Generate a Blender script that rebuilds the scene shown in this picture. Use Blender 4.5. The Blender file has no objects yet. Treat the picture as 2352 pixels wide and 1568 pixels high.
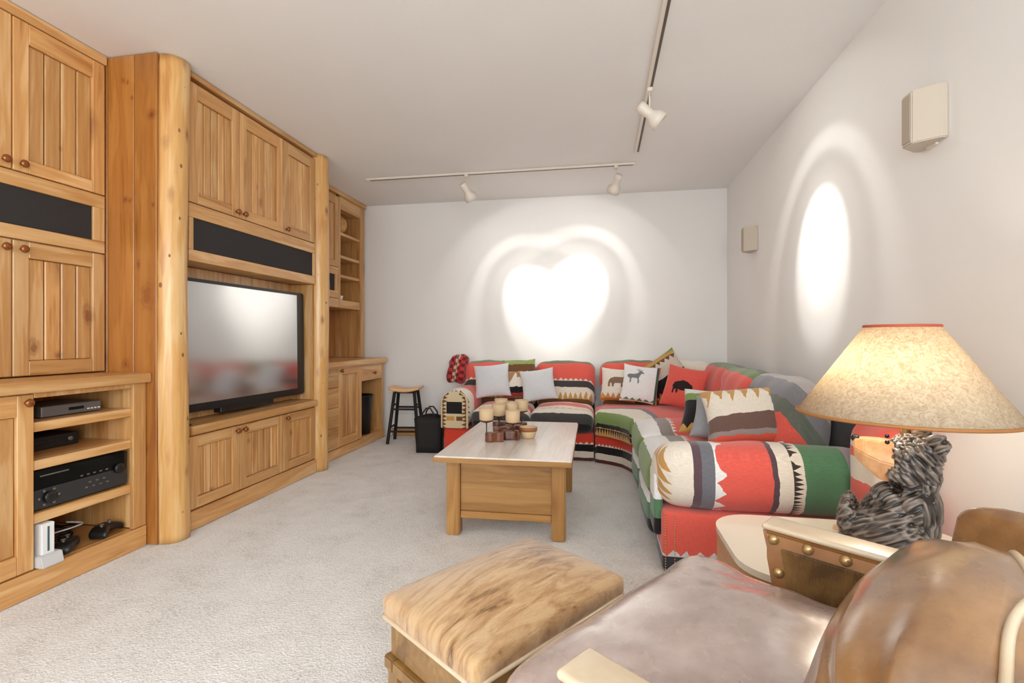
import bpy, bmesh, math, random
from mathutils import Vector, Matrix, noise
random.seed(7)
PI = math.pi
scene = bpy.context.scene
COL = scene.collection

# ------------------------------------------------------------------ camera, world, light, exposure
cam_d = bpy.data.cameras.new('camera')
cam = bpy.data.objects.new('camera', cam_d); COL.objects.link(cam)
cam_d.sensor_width = 36.0
cam_d.lens = 36.0 * 1130 / 2352
cam_d.shift_y = -6 / 2352
cam_d.clip_start = 0.02
cam.location = (0, 0, 1.10)
cam.rotation_euler = (PI / 2, 0, math.atan(200 / 1130))
scene.camera = cam

world = bpy.data.worlds.new('world'); scene.world = world
world.use_nodes = True
world.node_tree.nodes['Background'].inputs[0].default_value = (0.9, 0.95, 1.0, 1)
world.node_tree.nodes['Background'].inputs[1].default_value = 0.3

scene.view_settings.view_transform = 'Standard'
scene.view_settings.look = 'None'
scene.view_settings.gamma = 1.0
scene.view_settings.use_curve_mapping = False
scene.view_settings.exposure = 0.30
scene.cycles.use_denoising = True
scene.cycles.max_bounces = 10
scene.cycles.diffuse_bounces = 7
scene.cycles.glossy_bounces = 4
scene.cycles.sample_clamp_indirect = 6.0


def lamp_area(name, loc, target, sx, sy, power, color):
    d = bpy.data.lights.new(name, 'AREA'); d.shape = 'RECTANGLE'
    d.size, d.size_y, d.energy, d.color = sx, sy, power, color
    o = bpy.data.objects.new(name, d); COL.objects.link(o)
    o.location = loc
    o.rotation_euler = (Vector(target) - Vector(loc)).to_track_quat('-Z', 'Y').to_euler()
    return o


# added area fills out of view, standing in for unseen windows
lamp_area('rear_fill', (-0.6, -2.30, 1.35), (-0.6, 3.0, 0.2), 3.2, 2.1, 86, (0.91, 0.965, 1.0))
lamp_area('side_fill', (1.26, -1.15, 1.45), (-2.3, 0.9, 0.9), 1.8, 1.7, 84, (0.91, 0.965, 1.0))  # unseen fill added to light the cabinet fronts from the right
SPOT_POWER = 105
LAMP_POWER = 3.4


# ------------------------------------------------------------------ helpers
def srgb(r, g, b):
    f = lambda c: (c / 255 / 12.92) if c / 255 <= 0.04045 else ((c / 255 + 0.055) / 1.055) ** 2.4
    return (f(r), f(g), f(b), 1.0)


def prop(o, label=None, cat=None, group=None, kind=None):
    if label: o['label'] = label
    if cat: o['category'] = cat
    if group: o['group'] = group
    if kind: o['kind'] = kind
    return o


def thing(name, label, cat, loc=(0, 0, 0), rotz=0.0, group=None):
    o = bpy.data.objects.new(name, None); COL.objects.link(o)
    o.empty_display_size = 0.1
    o.location = loc; o.rotation_euler = (0, 0, rotz)
    return prop(o, label, cat, group)


def link(name, me, parent=None, loc=(0, 0, 0), rot=(0, 0, 0)):
    o = bpy.data.objects.new(name, me); COL.objects.link(o)
    if parent is not None: o.parent = parent
    o.location = loc; o.rotation_euler = rot
    return o


def mesh_of(bm, mats, smooth=False, name='mesh'):
    me = bpy.data.meshes.new(name)
    bmesh.ops.recalc_face_normals(bm, faces=bm.faces[:])
    bm.to_mesh(me); bm.free()
    for m in (mats if isinstance(mats, (list, tuple)) else [mats]): me.materials.append(m)
    if smooth:
        for p in me.polygons: p.use_smooth = True
    return me


def obj(name, bm, mats, parent=None, loc=(0, 0, 0), rot=(0, 0, 0), smooth=False):
    return link(name, mesh_of(bm, mats, smooth, name), parent, loc, rot)


def addbox(bm, x0, x1, y0, y1, z0, z1, mat=0):
    v = [bm.verts.new(p) for p in ((x0, y0, z0), (x1, y0, z0), (x1, y1, z0), (x0, y1, z0), (x0, y0, z1), (x1, y0, z1), (x1, y1, z1), (x0, y1, z1))]
    fs = [bm.faces.new([v[i] for i in q]) for q in ((0, 3, 2, 1), (4, 5, 6, 7), (0, 1, 5, 4), (1, 2, 6, 5), (2, 3, 7, 6), (3, 0, 4, 7))]
    for f in fs: f.material_index = mat
    return v


def bevel(bm, w, seg=1):
    if w > 0:
        bmesh.ops.bevel(bm, geom=bm.edges[:], offset=w, segments=seg, affect='EDGES', clamp_overlap=True)


_box = {}


def box_mesh(dx, dy, dz, mat, bev=0.003, seg=1):
    k = (round(dx, 4), round(dy, 4), round(dz, 4), mat.name, bev, seg)
    if k not in _box:
        bm = bmesh.new(); addbox(bm, -dx / 2, dx / 2, -dy / 2, dy / 2, -dz / 2, dz / 2); bevel(bm, bev, seg)
        _box[k] = mesh_of(bm, mat)
    return _box[k]


def box(name, lo, hi, mat, parent=None, bev=0.003, seg=1):
    """bevelled box between two corners (in the parent's space), its origin at its centre"""
    d = [hi[i] - lo[i] for i in range(3)]
    return link(name, box_mesh(*d, mat, bev, seg), parent, [(hi[i] + lo[i]) / 2 for i in range(3)])


def lathe_bm(profile, n=24, bm=None, caps=True):
    bm = bm or bmesh.new()
    rings = []
    for r, z in profile:
        rings.append([bm.verts.new((r * math.cos(2 * PI * k / n), r * math.sin(2 * PI * k / n), z)) for k in range(n)])
    for a, b in zip(rings, rings[1:]):
        for k in range(n):
            bm.faces.new((a[k], a[(k + 1) % n], b[(k + 1) % n], b[k]))
    if caps:
        bm.faces.new(rings[0][::-1]); bm.faces.new(rings[-1])
    return bm


def tube_bm(pts, r, n=8, bm=None, caps=True, r_end=None):
    bm = bm or bmesh.new()
    pts = [Vector(p) for p in pts]
    rings, up = [], None
    for i, p in enumerate(pts):
        t = (pts[min(i + 1, len(pts) - 1)] - pts[max(i - 1, 0)]).normalized()
        if up is None: up = Vector((0, 0, 1)) if abs(t.z) < 0.9 else Vector((1, 0, 0))
        a = t.cross(up).normalized(); b = a.cross(t).normalized(); up = b
        rr = r if r_end is None else r + (r_end - r) * i / (len(pts) - 1)
        rings.append([bm.verts.new(p + rr * (math.cos(2 * PI * k / n) * a + math.sin(2 * PI * k / n) * b)) for k in range(n)])
    for A, B in zip(rings, rings[1:]):
        for k in range(n): bm.faces.new((A[k], A[(k + 1) % n], B[(k + 1) % n], B[k]))
    if caps: bm.faces.new(rings[0][::-1]); bm.faces.new(rings[-1])
    return bm


def prism_bm(poly, y0, y1, bm=None):
    """polygon in XZ extruded along Y"""
    bm = bm or bmesh.new()
    a = [bm.verts.new((x, y0, z)) for x, z in poly]; b = [bm.verts.new((x, y1, z)) for x, z in poly]
    bm.faces.new(a); bm.faces.new(b[::-1])
    for i in range(len(poly)):
        j = (i + 1) % len(poly); bm.faces.new((a[i], b[i], b[j], a[j]))
    return bm


def slab_bm(poly, z0, z1, bm=None):
    """polygon in XY extruded along Z"""
    bm = bm or bmesh.new()
    a = [bm.verts.new((x, y, z0)) for x, y in poly]; b = [bm.verts.new((x, y, z1)) for x, y in poly]
    bm.faces.new(a[::-1]); bm.faces.new(b)
    for i in range(len(poly)):
        j = (i + 1) % len(poly); bm.faces.new((a[i], a[j], b[j], b[i]))
    return bm


def soft_mesh(half, r, mat, n=(9, 9, 5), bulge=(0, 0, 0), deform=None, uvf=None, wrinkle=0.0, wscale=9.0, fold=None):
    """A stuffed, rounded box of half sizes HALF. bulge: swelling of the middle of the faces on x, y, z. UV in metres by uvf(pos)."""
    hx, hy, hz = half
    r = min(r, hx * 0.98, hy * 0.98, hz * 0.98)

    def axis(h, k):
        inner = [-(h - r) + 2 * (h - r) * i / (k - 1) for i in range(k)]
        return [-h, -h + 0.13 * r, -h + 0.36 * r, -h + 0.66 * r] + inner + [h - 0.66 * r, h - 0.36 * r, h - 0.13 * r, h]
    ax, ay, az = axis(hx, n[0]), axis(hy, n[1]), axis(hz, n[2])
    bm = bmesh.new(); cache = {}

    def vert(x, y, z):
        k = (round(x, 5), round(y, 5), round(z, 5))
        if k not in cache:
            c = Vector((max(-hx + r, min(hx - r, x)), max(-hy + r, min(hy - r, y)), max(-hz + r, min(hz - r, z))))
            d = Vector((x, y, z)) - c
            p = c + d.normalized() * r if d.length > 1e-9 else c
            fx, fy, fz = 1 - (p.x / hx) ** 2, 1 - (p.y / hy) ** 2, 1 - (p.z / hz) ** 2
            fx, fy, fz = max(fx, 0), max(fy, 0), max(fz, 0)
            q = Vector((p.x + bulge[0] * (p.x / hx) * fy * fz, p.y + bulge[1] * (p.y / hy) * fx * fz, p.z + bulge[2] * (p.z / hz) * fx * fy))
            cache[k] = (bm.verts.new(q), p.copy())
        return cache[k][0]
    def grid(A, B, f):
        for i in range(len(A) - 1):
            for j in range(len(B) - 1):
                bm.faces.new((f(A[i], B[j]), f(A[i + 1], B[j]), f(A[i + 1], B[j + 1]), f(A[i], B[j + 1])))
    for s in (-1, 1):
        grid(ax, ay, lambda a, b: vert(a, b, s * hz))
        grid(ax, az, lambda a, b: vert(a, s * hy, b))
        grid(ay, az, lambda a, b: vert(s * hx, a, b))
    bmesh.ops.recalc_face_normals(bm, faces=bm.faces[:])
    bm.normal_update()
    base = {v: p for v, p in cache.values()}
    uv = bm.loops.layers.uv.new('UVMap')
    if uvf:
        for f in bm.faces:
            for l in f.loops: l[uv].uv = uvf(base[l.vert])
    off = random.random() * 50
    for v in bm.verts:
        if wrinkle:
            v.co += v.normal * wrinkle * noise.noise(Vector((v.co.x * wscale + off, v.co.y * wscale, v.co.z * wscale)))
        if fold: v.co += v.normal * fold(base[v])
        if deform: v.co = deform(v.co)
    return mesh_of(bm, mat, True)


# ------------------------------------------------------------------ materials
def new_mat(name):
    m = bpy.data.materials.new(name); m.use_nodes = True
    nt = m.node_tree; b = nt.nodes['Principled BSDF']
    return m, nt, b


def N(nt, t, **kw):
    n = nt.nodes.new(t)
    for k, v in kw.items():
        if k.startswith('i_'):
            key = k[2:]
            n.inputs[int(key) if key.isdigit() else key.replace('_', ' ')].default_value = v
        else: setattr(n, k, v)
    return n


def L(nt, a, b): nt.links.new(a, b)


def ramp(nt, stops, interp='LINEAR'):
    n = nt.nodes.new('ShaderNodeValToRGB'); cr = n.color_ramp; cr.interpolation = interp
    while len(cr.elements) < len(stops): cr.elements.new(0.5)
    for e, (p, c) in zip(cr.elements, stops): e.position = p; e.color = c
    return n


def math_n(nt, op, a, b=None, c=None):
    n = nt.nodes.new('ShaderNodeMath'); n.operation = op
    for i, v in enumerate((a, b, c)):
        if v is None: continue
        if isinstance(v, (int, float)): n.inputs[i].default_value = v
        else: L(nt, v, n.inputs[i])
    return n.outputs[0]


def mix_c(nt, fac, a, b, mode='MIX'):
    n = nt.nodes.new('ShaderNodeMix'); n.data_type = 'RGBA'; n.blend_type = mode
    for s, v in ((n.inputs[0], fac), (n.inputs[6], a), (n.inputs[7], b)):
        if isinstance(v, (int, float)): s.default_value = v
        elif isinstance(v, tuple): s.default_value = v
        else: L(nt, v, s)
    return n.outputs[2]


def bump_to(nt, b, height, strength, dist):
    n = N(nt, 'ShaderNodeBump'); n.inputs['Strength'].default_value = strength; n.inputs['Distance'].default_value = dist
    L(nt, height, n.inputs['Height']); L(nt, n.outputs[0], b.inputs['Normal'])


def plain(name, col, rough=0.5, metal=0.0, spec=0.5, bump=None, coat=0.0):
    m, nt, b = new_mat(name)
    b.inputs['Base Color'].default_value = col; b.inputs['Roughness'].default_value = rough
    b.inputs['Metallic'].default_value = metal; b.inputs['Specular IOR Level'].default_value = spec
    b.inputs['Coat Weight'].default_value = coat
    if bump:
        t = N(nt, 'ShaderNodeTexNoise'); t.inputs['Scale'].default_value = bump[0]; t.inputs['Detail'].default_value = 4
        tc = N(nt, 'ShaderNodeTexCoord'); L(nt, tc.outputs['Object'], t.inputs['Vector'])
        bump_to(nt, b, t.outputs[0], bump[1], bump[2])
    return m


def wood(name, axis, light, mid, dark, rough=0.38, knots=0.6, knot_scale=3.2, tint=0.25, through=None, knots_at=None):
    """knotty pine: stretched noise for grain, voronoi cells for knots, a tint of its own for every board"""
    m, nt, b = new_mat(name)
    tc = N(nt, 'ShaderNodeTexCoord'); oi = N(nt, 'ShaderNodeObjectInfo')
    rnd = N(nt, 'ShaderNodeCombineXYZ')
    for i, k in enumerate((37.0, 61.0, 23.0)): L(nt, math_n(nt, 'MULTIPLY', oi.outputs['Random'], k), rnd.inputs[i])
    add = N(nt, 'ShaderNodeVectorMath', operation='ADD'); L(nt, tc.outputs['Object'], add.inputs[0]); L(nt, rnd.outputs[0], add.inputs[1])
    sc = [9.0, 9.0, 9.0]; sc[axis] = 0.9
    mp = N(nt, 'ShaderNodeMapping'); mp.inputs['Scale'].default_value = sc; L(nt, add.outputs[0], mp.inputs['Vector'])
    n1 = N(nt, 'ShaderNodeTexNoise'); n1.inputs['Scale'].default_value = 1.3; n1.inputs['Detail'].default_value = 5; n1.inputs['Distortion'].default_value = 0.5
    L(nt, mp.outputs[0], n1.inputs['Vector'])
    bands = math_n(nt, 'SINE', math_n(nt, 'MULTIPLY', n1.outputs[0], 34.0))
    sc2 = [60.0, 60.0, 60.0]; sc2[axis] = 3.0
    mp2 = N(nt, 'ShaderNodeMapping'); mp2.inputs['Scale'].default_value = sc2; L(nt, add.outputs[0], mp2.inputs['Vector'])
    n2 = N(nt, 'ShaderNodeTexNoise'); n2.inputs['Scale'].default_value = 1.0; n2.inputs['Detail'].default_value = 3; L(nt, mp2.outputs[0], n2.inputs['Vector'])
    f = math_n(nt, 'ADD', math_n(nt, 'MULTIPLY', bands, 0.045), math_n(nt, 'ADD', math_n(nt, 'MULTIPLY', n1.outputs[0], 0.7), math_n(nt, 'MULTIPLY', n2.outputs[0], 0.28)))
    cr = ramp(nt, [(0.26, dark), (0.5, mid), (0.74, light)]); L(nt, f, cr.inputs[0])
    # knots
    sc3 = [knot_scale * 1.5] * 3; sc3[axis] = knot_scale * 0.7
    if through is not None: sc3[through] = 0.02
    mp3 = N(nt, 'ShaderNodeMapping'); mp3.inputs['Scale'].default_value = sc3; L(nt, add.outputs[0], mp3.inputs['Vector'])
    nz = N(nt, 'ShaderNodeTexNoise'); nz.inputs['Scale'].default_value = 3.0; L(nt, mp3.outputs[0], nz.inputs['Vector'])
    vm = N(nt, 'ShaderNodeVectorMath', operation='SCALE'); L(nt, nz.outputs[1], vm.inputs[0]); vm.inputs['Scale'].default_value = 0.22
    va = N(nt, 'ShaderNodeVectorMath', operation='ADD'); L(nt, mp3.outputs[0], va.inputs[0]); L(nt, vm.outputs[0], va.inputs[1])
    vo = N(nt, 'ShaderNodeTexVoronoi'); vo.inputs['Scale'].default_value = 1.0; L(nt, va.outputs[0], vo.inputs['Vector'])
    sp = N(nt, 'ShaderNodeSeparateColor'); L(nt, vo.outputs['Color'], sp.inputs[0])
    here = math_n(nt, 'GREATER_THAN', sp.outputs[0], 1 - knots)
    kn = ramp(nt, [(0.0, (1, 1, 1, 1)), (0.07, (0.85, 0.85, 0.85, 1)), (0.12, (0.4, 0.4, 0.4, 1)), (0.26, (0, 0, 0, 1))]); L(nt, vo.outputs['Distance'], kn.inputs[0])
    kf = math_n(nt, 'MULTIPLY', math_n(nt, 'MULTIPLY', kn.outputs[0], here), 0.92)
    c = mix_c(nt, kf, cr.outputs[0], srgb(112, 52, 22))
    if knots_at:
        # the big knots of the real boards, each where it grew: (plane axes, [(a, b, half width, half height, strength)])
        (ia, ib), lst = knots_at
        gm = N(nt, 'ShaderNodeNewGeometry'); sx = N(nt, 'ShaderNodeSeparateXYZ'); L(nt, gm.outputs['Position'], sx.inputs[0])
        kz = N(nt, 'ShaderNodeTexNoise'); kz.inputs['Scale'].default_value = 26; kz.inputs['Detail'].default_value = 3; L(nt, gm.outputs['Position'], kz.inputs['Vector'])
        for (ka, kb, ra, rb, st) in lst:
            da = math_n(nt, 'POWER', math_n(nt, 'DIVIDE', math_n(nt, 'SUBTRACT', sx.outputs[ia], ka), ra), 2.0)
            db = math_n(nt, 'POWER', math_n(nt, 'DIVIDE', math_n(nt, 'SUBTRACT', sx.outputs[ib], kb), rb), 2.0)
            dd = math_n(nt, 'ADD', math_n(nt, 'SQRT', math_n(nt, 'ADD', da, db)), math_n(nt, 'MULTIPLY', math_n(nt, 'SUBTRACT', kz.outputs[0], 0.5), 1.5))
            k1 = ramp(nt, [(0.0, (1, 1, 1, 1)), (0.30, (0.9, 0.9, 0.9, 1)), (0.42, (0.35, 0.35, 0.35, 1)), (0.55, (0.6, 0.6, 0.6, 1)), (0.68, (0.2, 0.2, 0.2, 1)), (1.0, (0, 0, 0, 1))]); L(nt, math_n(nt, 'MULTIPLY', dd, 0.62), k1.inputs[0])
            c = mix_c(nt, math_n(nt, 'MULTIPLY', k1.outputs[0], st), c, srgb(122, 56, 20))
    tn = math_n(nt, 'ADD', 1 - tint / 2, math_n(nt, 'MULTIPLY', oi.outputs['Random'], tint))
    g = N(nt, 'ShaderNodeCombineColor'); L(nt, tn, g.inputs[0]); L(nt, tn, g.inputs[1]); L(nt, tn, g.inputs[2])
    c = mix_c(nt, 1.0, c, g.outputs[0], 'MULTIPLY')
    L(nt, c, b.inputs['Base Color'])
    b.inputs['Roughness'].default_value = rough
    b.inputs['Coat Weight'].default_value = 0.35; b.inputs['Coat Roughness'].default_value = 0.30
    bump_to(nt, b, f, 0.12, 0.004)
    return m


HL, HM, HD = srgb(232, 194, 142), srgb(208, 157, 97), srgb(172, 112, 54)
PINE = [wood('pine_along_x', 0, HL, HM, HD), wood('pine_along_y', 1, HL, HM, HD, knots=0.35, through=0), wood('pine_along_z', 2, HL, HM, HD, knots=0.35, through=0,
             knots_at=((1, 2), [(2.152, 1.221, 0.020, 0.055, 0.75), (1.903, 1.060, 0.022, 0.035, 0.7), (2.014, 1.020, 0.018, 0.022, 0.75), (2.020, 2.049, 0.009, 0.014, 0.6), (3.056, 2.045, 0.020, 0.035, 0.55), (3.025, 2.141, 0.014, 0.022, 0.5), (2.939, 0.418, 0.016, 0.020, 0.6), (3.400, 0.385, 0.016, 0.026, 0.7), (2.618, 0.190, 0.016, 0.014, 0.55)]))]
SHADED_PINE = wood('pine_shade_tinted', 2, srgb(188, 130, 64), srgb(170, 110, 48), srgb(138, 80, 30), knots=0.3, knot_scale=2.4, tint=0.12, through=1,  # darker pine copy: shade on the side boards put into its colour
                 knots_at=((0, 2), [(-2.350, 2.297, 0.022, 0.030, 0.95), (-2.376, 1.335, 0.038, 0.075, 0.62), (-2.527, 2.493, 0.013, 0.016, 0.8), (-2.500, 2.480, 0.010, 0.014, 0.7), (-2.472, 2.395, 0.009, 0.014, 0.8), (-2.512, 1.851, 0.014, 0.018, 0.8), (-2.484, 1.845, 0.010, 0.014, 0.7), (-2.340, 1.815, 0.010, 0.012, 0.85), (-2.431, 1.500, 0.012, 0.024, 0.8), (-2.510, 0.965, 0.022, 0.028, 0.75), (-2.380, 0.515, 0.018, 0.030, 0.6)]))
LOG = wood('peeled_log', 2, srgb(232, 200, 150), srgb(216, 168, 102), srgb(186, 124, 62), rough=0.32, knots=0.8, knot_scale=6.5, tint=0.05)
TABLE_W = [wood('table_oak_x', 0, srgb(192, 148, 88), srgb(170, 124, 66), srgb(128, 86, 42), knots=0.3), wood('table_oak_y', 1, srgb(192, 148, 88), srgb(170, 124, 66), srgb(128, 86, 42), knots=0.3), wood('table_oak_z', 2, srgb(192, 148, 88), srgb(170, 124, 66), srgb(128, 86, 42), knots=0.3)]
TABLE_TOP = wood('table_top_wash', 1, srgb(234, 230, 225), srgb(224, 216, 208), srgb(200, 187, 172), rough=0.28, knots=0.1, tint=0.03)
STOOL_W = [wood('footstool_wood_x', 0, srgb(166, 130, 76), srgb(142, 106, 58), srgb(104, 72, 36), knots=0.2), wood('footstool_wood_z', 2, srgb(166, 130, 76), srgb(142, 106, 58), srgb(104, 72, 36), knots=0.2)]
SEAT_W = wood('stool_seat_wood', 0, srgb(240, 200, 150), srgb(226, 176, 118), srgb(200, 140, 84), knots=0.0)
DARK_W = wood('dark_walnut', 0, srgb(128, 72, 40), srgb(98, 50, 28), srgb(66, 30, 18), rough=0.25, knots=0.0)
KNOB = plain('knob_bronze', srgb(150, 92, 52), 0.25, 0.6)
SPEAKER = plain('speaker_cloth', srgb(46, 43, 42), 0.85, bump=(400, 0.5, 0.002))
BLACK = plain('black_plastic', srgb(20, 19, 19), 0.35)
BLACK_MATT = plain('black_matt', srgb(22, 20, 20), 0.7)
GREY_METAL = plain('grey_metal', srgb(120, 118, 116), 0.35, 0.5)
WHITE_PL = plain('white_plastic', srgb(238, 238, 238), 0.3)
GREY_PL = plain('pale_grey_plastic', srgb(205, 205, 206), 0.4)
DISPLAY = plain('dark_display', srgb(10, 12, 12), 0.1)
CREAM_M = plain('track_enamel', srgb(226, 218, 206), 0.4)
TRACK_DARK = plain('track_groove', srgb(92, 82, 72), 0.6)
SCREEN = plain('television_glass', srgb(8, 7, 7), 0.14, spec=1.0)
SCREEN.node_tree.nodes['Principled BSDF'].inputs['IOR'].default_value = 3.2
BRASS = plain('antique_brass', srgb(190, 160, 112), 0.28, 0.75)
WHITE_CER = plain('white_ceramic', srgb(236, 234, 230), 0.25)


def wall_mat(name, col, sc=160, st=0.05):
    m, nt, b = new_mat(name)
    tc = N(nt, 'ShaderNodeTexCoord')
    n = N(nt, 'ShaderNodeTexNoise'); n.inputs['Scale'].default_value = sc; n.inputs['Detail'].default_value = 3; L(nt, tc.outputs['Object'], n.inputs['Vector'])
    n2 = N(nt, 'ShaderNodeTexNoise'); n2.inputs['Scale'].default_value = 1.2; L(nt, tc.outputs['Object'], n2.inputs['Vector'])
    c = ramp(nt, [(0.3, tuple(x * 0.97 for x in col[:3]) + (1,)), (0.7, col)]); L(nt, n2.outputs[0], c.inputs[0])
    L(nt, c.outputs[0], b.inputs['Base Color'])
    b.inputs['Roughness'].default_value = 0.85; b.inputs['Specular IOR Level'].default_value = 0.25
    bump_to(nt, b, n.outputs[0], st, 0.004)
    return m


WALL = wall_mat('wall_paint', srgb(237, 236, 234))
CEIL = wall_mat('ceiling_paint', srgb(237, 236, 234), 90, 0.08)


def carpet_mat():
    m, nt, b = new_mat('cream_carpet')
    tc = N(nt, 'ShaderNodeTexCoord')
    n = N(nt, 'ShaderNodeTexNoise'); n.inputs['Scale'].default_value = 95; n.inputs['Detail'].default_value = 5; n.inputs['Roughness'].default_value = 0.7
    n2 = N(nt, 'ShaderNodeTexNoise'); n2.inputs['Scale'].default_value = 7; n2.inputs['Detail'].default_value = 4
    n3 = N(nt, 'ShaderNodeTexVoronoi'); n3.inputs['Scale'].default_value = 120
    for x in (n, n2, n3): L(nt, tc.outputs['Object'], x.inputs['Vector'])
    f = math_n(nt, 'ADD', math_n(nt, 'MULTIPLY', n.outputs[0], 0.75), math_n(nt, 'MULTIPLY', n2.outputs[0], 0.35))
    c = ramp(nt, [(0.34, srgb(194, 189, 183)), (0.50, srgb(235, 232, 228)), (0.70, srgb(248, 247, 245))]); L(nt, f, c.inputs[0])
    L(nt, c.outputs[0], b.inputs['Base Color'])
    b.inputs['Roughness'].default_value = 1.0; b.inputs['Specular IOR Level'].default_value = 0.05
    b.inputs['Sheen Weight'].default_value = 0.25
    h = math_n(nt, 'ADD', n.outputs[0], math_n(nt, 'MULTIPLY', n3.outputs['Distance'], 0.6))
    bump_to(nt, b, h, 0.55, 0.02)
    return m


CORAL, CORAL_D = srgb(226, 98, 86), srgb(216, 70, 52)
CREAM, TAN, BROWN = srgb(232, 224, 210), srgb(196, 150, 84), srgb(112, 76, 48)
CHAR, BLK, SLATE = srgb(70, 68, 68), srgb(30, 28, 30), srgb(112, 114, 122)
GREEN, GREEN_D, MAUVE = srgb(122, 146, 84), srgb(86, 130, 96), srgb(150, 138, 146)
DGREEN, WHITE_F, PALEG = srgb(52, 62, 50), srgb(238, 238, 238), srgb(214, 216, 220)
WINE = srgb(96, 48, 48)


def fabric(name, stops, teeth=(), ragged=0.012, rough=0.9, print_box=None, plaid=False):
    """Woven blanket cloth. Stripes lie along UV.x in metres; TEETH rows are (start, height, pitch, colour) of little trees."""
    m, nt, b = new_mat(name)
    uv = N(nt, 'ShaderNodeUVMap'); uv.uv_map = 'UVMap'
    sp = N(nt, 'ShaderNodeSeparateXYZ'); L(nt, uv.outputs[0], sp.inputs[0])
    u, v = sp.outputs[0], sp.outputs[1]
    nz = N(nt, 'ShaderNodeTexNoise'); nz.inputs['Scale'].default_value = 16; nz.inputs['Detail'].default_value = 3; L(nt, uv.outputs[0], nz.inputs['Vector'])
    ur = math_n(nt, 'ADD', u, math_n(nt, 'MULTIPLY', math_n(nt, 'SUBTRACT', nz.outputs[0], 0.5), ragged * 2))
    span = max(s[0] for s in stops) + 0.2
    cr = ramp(nt, [(max(0.0, s[0] / span), s[1]) for s in stops], 'CONSTANT'); L(nt, math_n(nt, 'DIVIDE', ur, span), cr.inputs[0])
    c = cr.outputs[0]
    for (a, h, pitch, col) in teeth:
        vj = math_n(nt, 'ADD', v, math_n(nt, 'MULTIPLY', nz.outputs[0], pitch * 0.6))
        tri = math_n(nt, 'DIVIDE', math_n(nt, 'PINGPONG', vj, pitch / 2), pitch / 2)
        jag = math_n(nt, 'ADD', math_n(nt, 'MULTIPLY', math_n(nt, 'SUBTRACT', nz.outputs[0], 0.5), abs(h) * 0.9), u)
        if h > 0: mk = math_n(nt, 'MULTIPLY', math_n(nt, 'GREATER_THAN', u, a), math_n(nt, 'LESS_THAN', jag, math_n(nt, 'ADD', a, math_n(nt, 'MULTIPLY', tri, h))))
        else: mk = math_n(nt, 'MULTIPLY', math_n(nt, 'LESS_THAN', u, a), math_n(nt, 'GREATER_THAN', jag, math_n(nt, 'ADD', a, math_n(nt, 'MULTIPLY', tri, h))))
        c = mix_c(nt, mk, c, col)
    if print_box:
        for (u0, u1, v0, v1, col) in print_box:
            mk = math_n(nt, 'MULTIPLY', math_n(nt, 'MULTIPLY', math_n(nt, 'GREATER_THAN', u, u0), math_n(nt, 'LESS_THAN', u, u1)), math_n(nt, 'MULTIPLY', math_n(nt, 'GREATER_THAN', v, v0), math_n(nt, 'LESS_THAN', v, v1)))
            c = mix_c(nt, mk, c, col)
    if plaid:
        ck = N(nt, 'ShaderNodeTexChecker'); ck.inputs['Scale'].default_value = 28; L(nt, uv.outputs[0], ck.inputs['Vector'])
        c = mix_c(nt, math_n(nt, 'MULTIPLY', ck.outputs[1], 0.75), c, srgb(40, 26, 30))
    wv = N(nt, 'ShaderNodeTexNoise'); wv.inputs['Scale'].default_value = 1.0; wv.inputs['Detail'].default_value = 2
    mp = N(nt, 'ShaderNodeMapping'); mp.inputs['Scale'].default_value = (40, 420, 1); L(nt, uv.outputs[0], mp.inputs['Vector']); L(nt, mp.outputs[0], wv.inputs['Vector'])
    gr = ramp(nt, [(0.3, (0.86, 0.86, 0.86, 1)), (0.7, (1.06, 1.06, 1.06, 1))]); L(nt, wv.outputs[0], gr.inputs[0])
    c = mix_c(nt, 1.0, c, gr.outputs[0], 'MULTIPLY')
    L(nt, c, b.inputs['Base Color'])
    b.inputs['Roughness'].default_value = rough; b.inputs['Specular IOR Level'].default_value = 0.2
    b.inputs['Sheen Weight'].default_value = 0.3; b.inputs['Sheen Roughness'].default_value = 0.5
    bump_to(nt, b, wv.outputs[0], 0.3, 0.004)
    return m


def leather(name, c0, c1, rough=0.36, mottled=6.0):
    m, nt, b = new_mat(name)
    tc = N(nt, 'ShaderNodeTexCoord')
    n = N(nt, 'ShaderNodeTexNoise'); n.inputs['Scale'].default_value = mottled; n.inputs['Detail'].default_value = 6; n.inputs['Roughness'].default_value = 0.6
    v = N(nt, 'ShaderNodeTexNoise'); v.inputs['Scale'].default_value = 70; v.inputs['Detail'].default_value = 2
    w = N(nt, 'ShaderNodeTexNoise'); w.inputs['Scale'].default_value = 16; w.inputs['Detail'].default_value = 5; w.inputs['Distortion'].default_value = 0.25
    for x in (n, v, w): L(nt, tc.outputs['Object'], x.inputs['Vector'])
    c = ramp(nt, [(0.32, c0), (0.66, c1)]); L(nt, n.outputs[0], c.inputs[0])
    L(nt, c.outputs[0], b.inputs['Base Color'])
    rr = ramp(nt, [(0.3, (rough - 0.04,) * 3 + (1,)), (0.7, (rough + 0.06,) * 3 + (1,))]); L(nt, w.outputs[0], rr.inputs[0]); L(nt, rr.outputs[0], b.inputs['Roughness'])
    b.inputs['Specular IOR Level'].default_value = 0.6
    bump_to(nt, b, v.outputs[0], 0.06, 0.004)
    b.inputs['Coat Weight'].default_value = 0.85; b.inputs['Coat Roughness'].default_value = 0.20; b.inputs['Coat IOR'].default_value = 1.7
    return m


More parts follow.
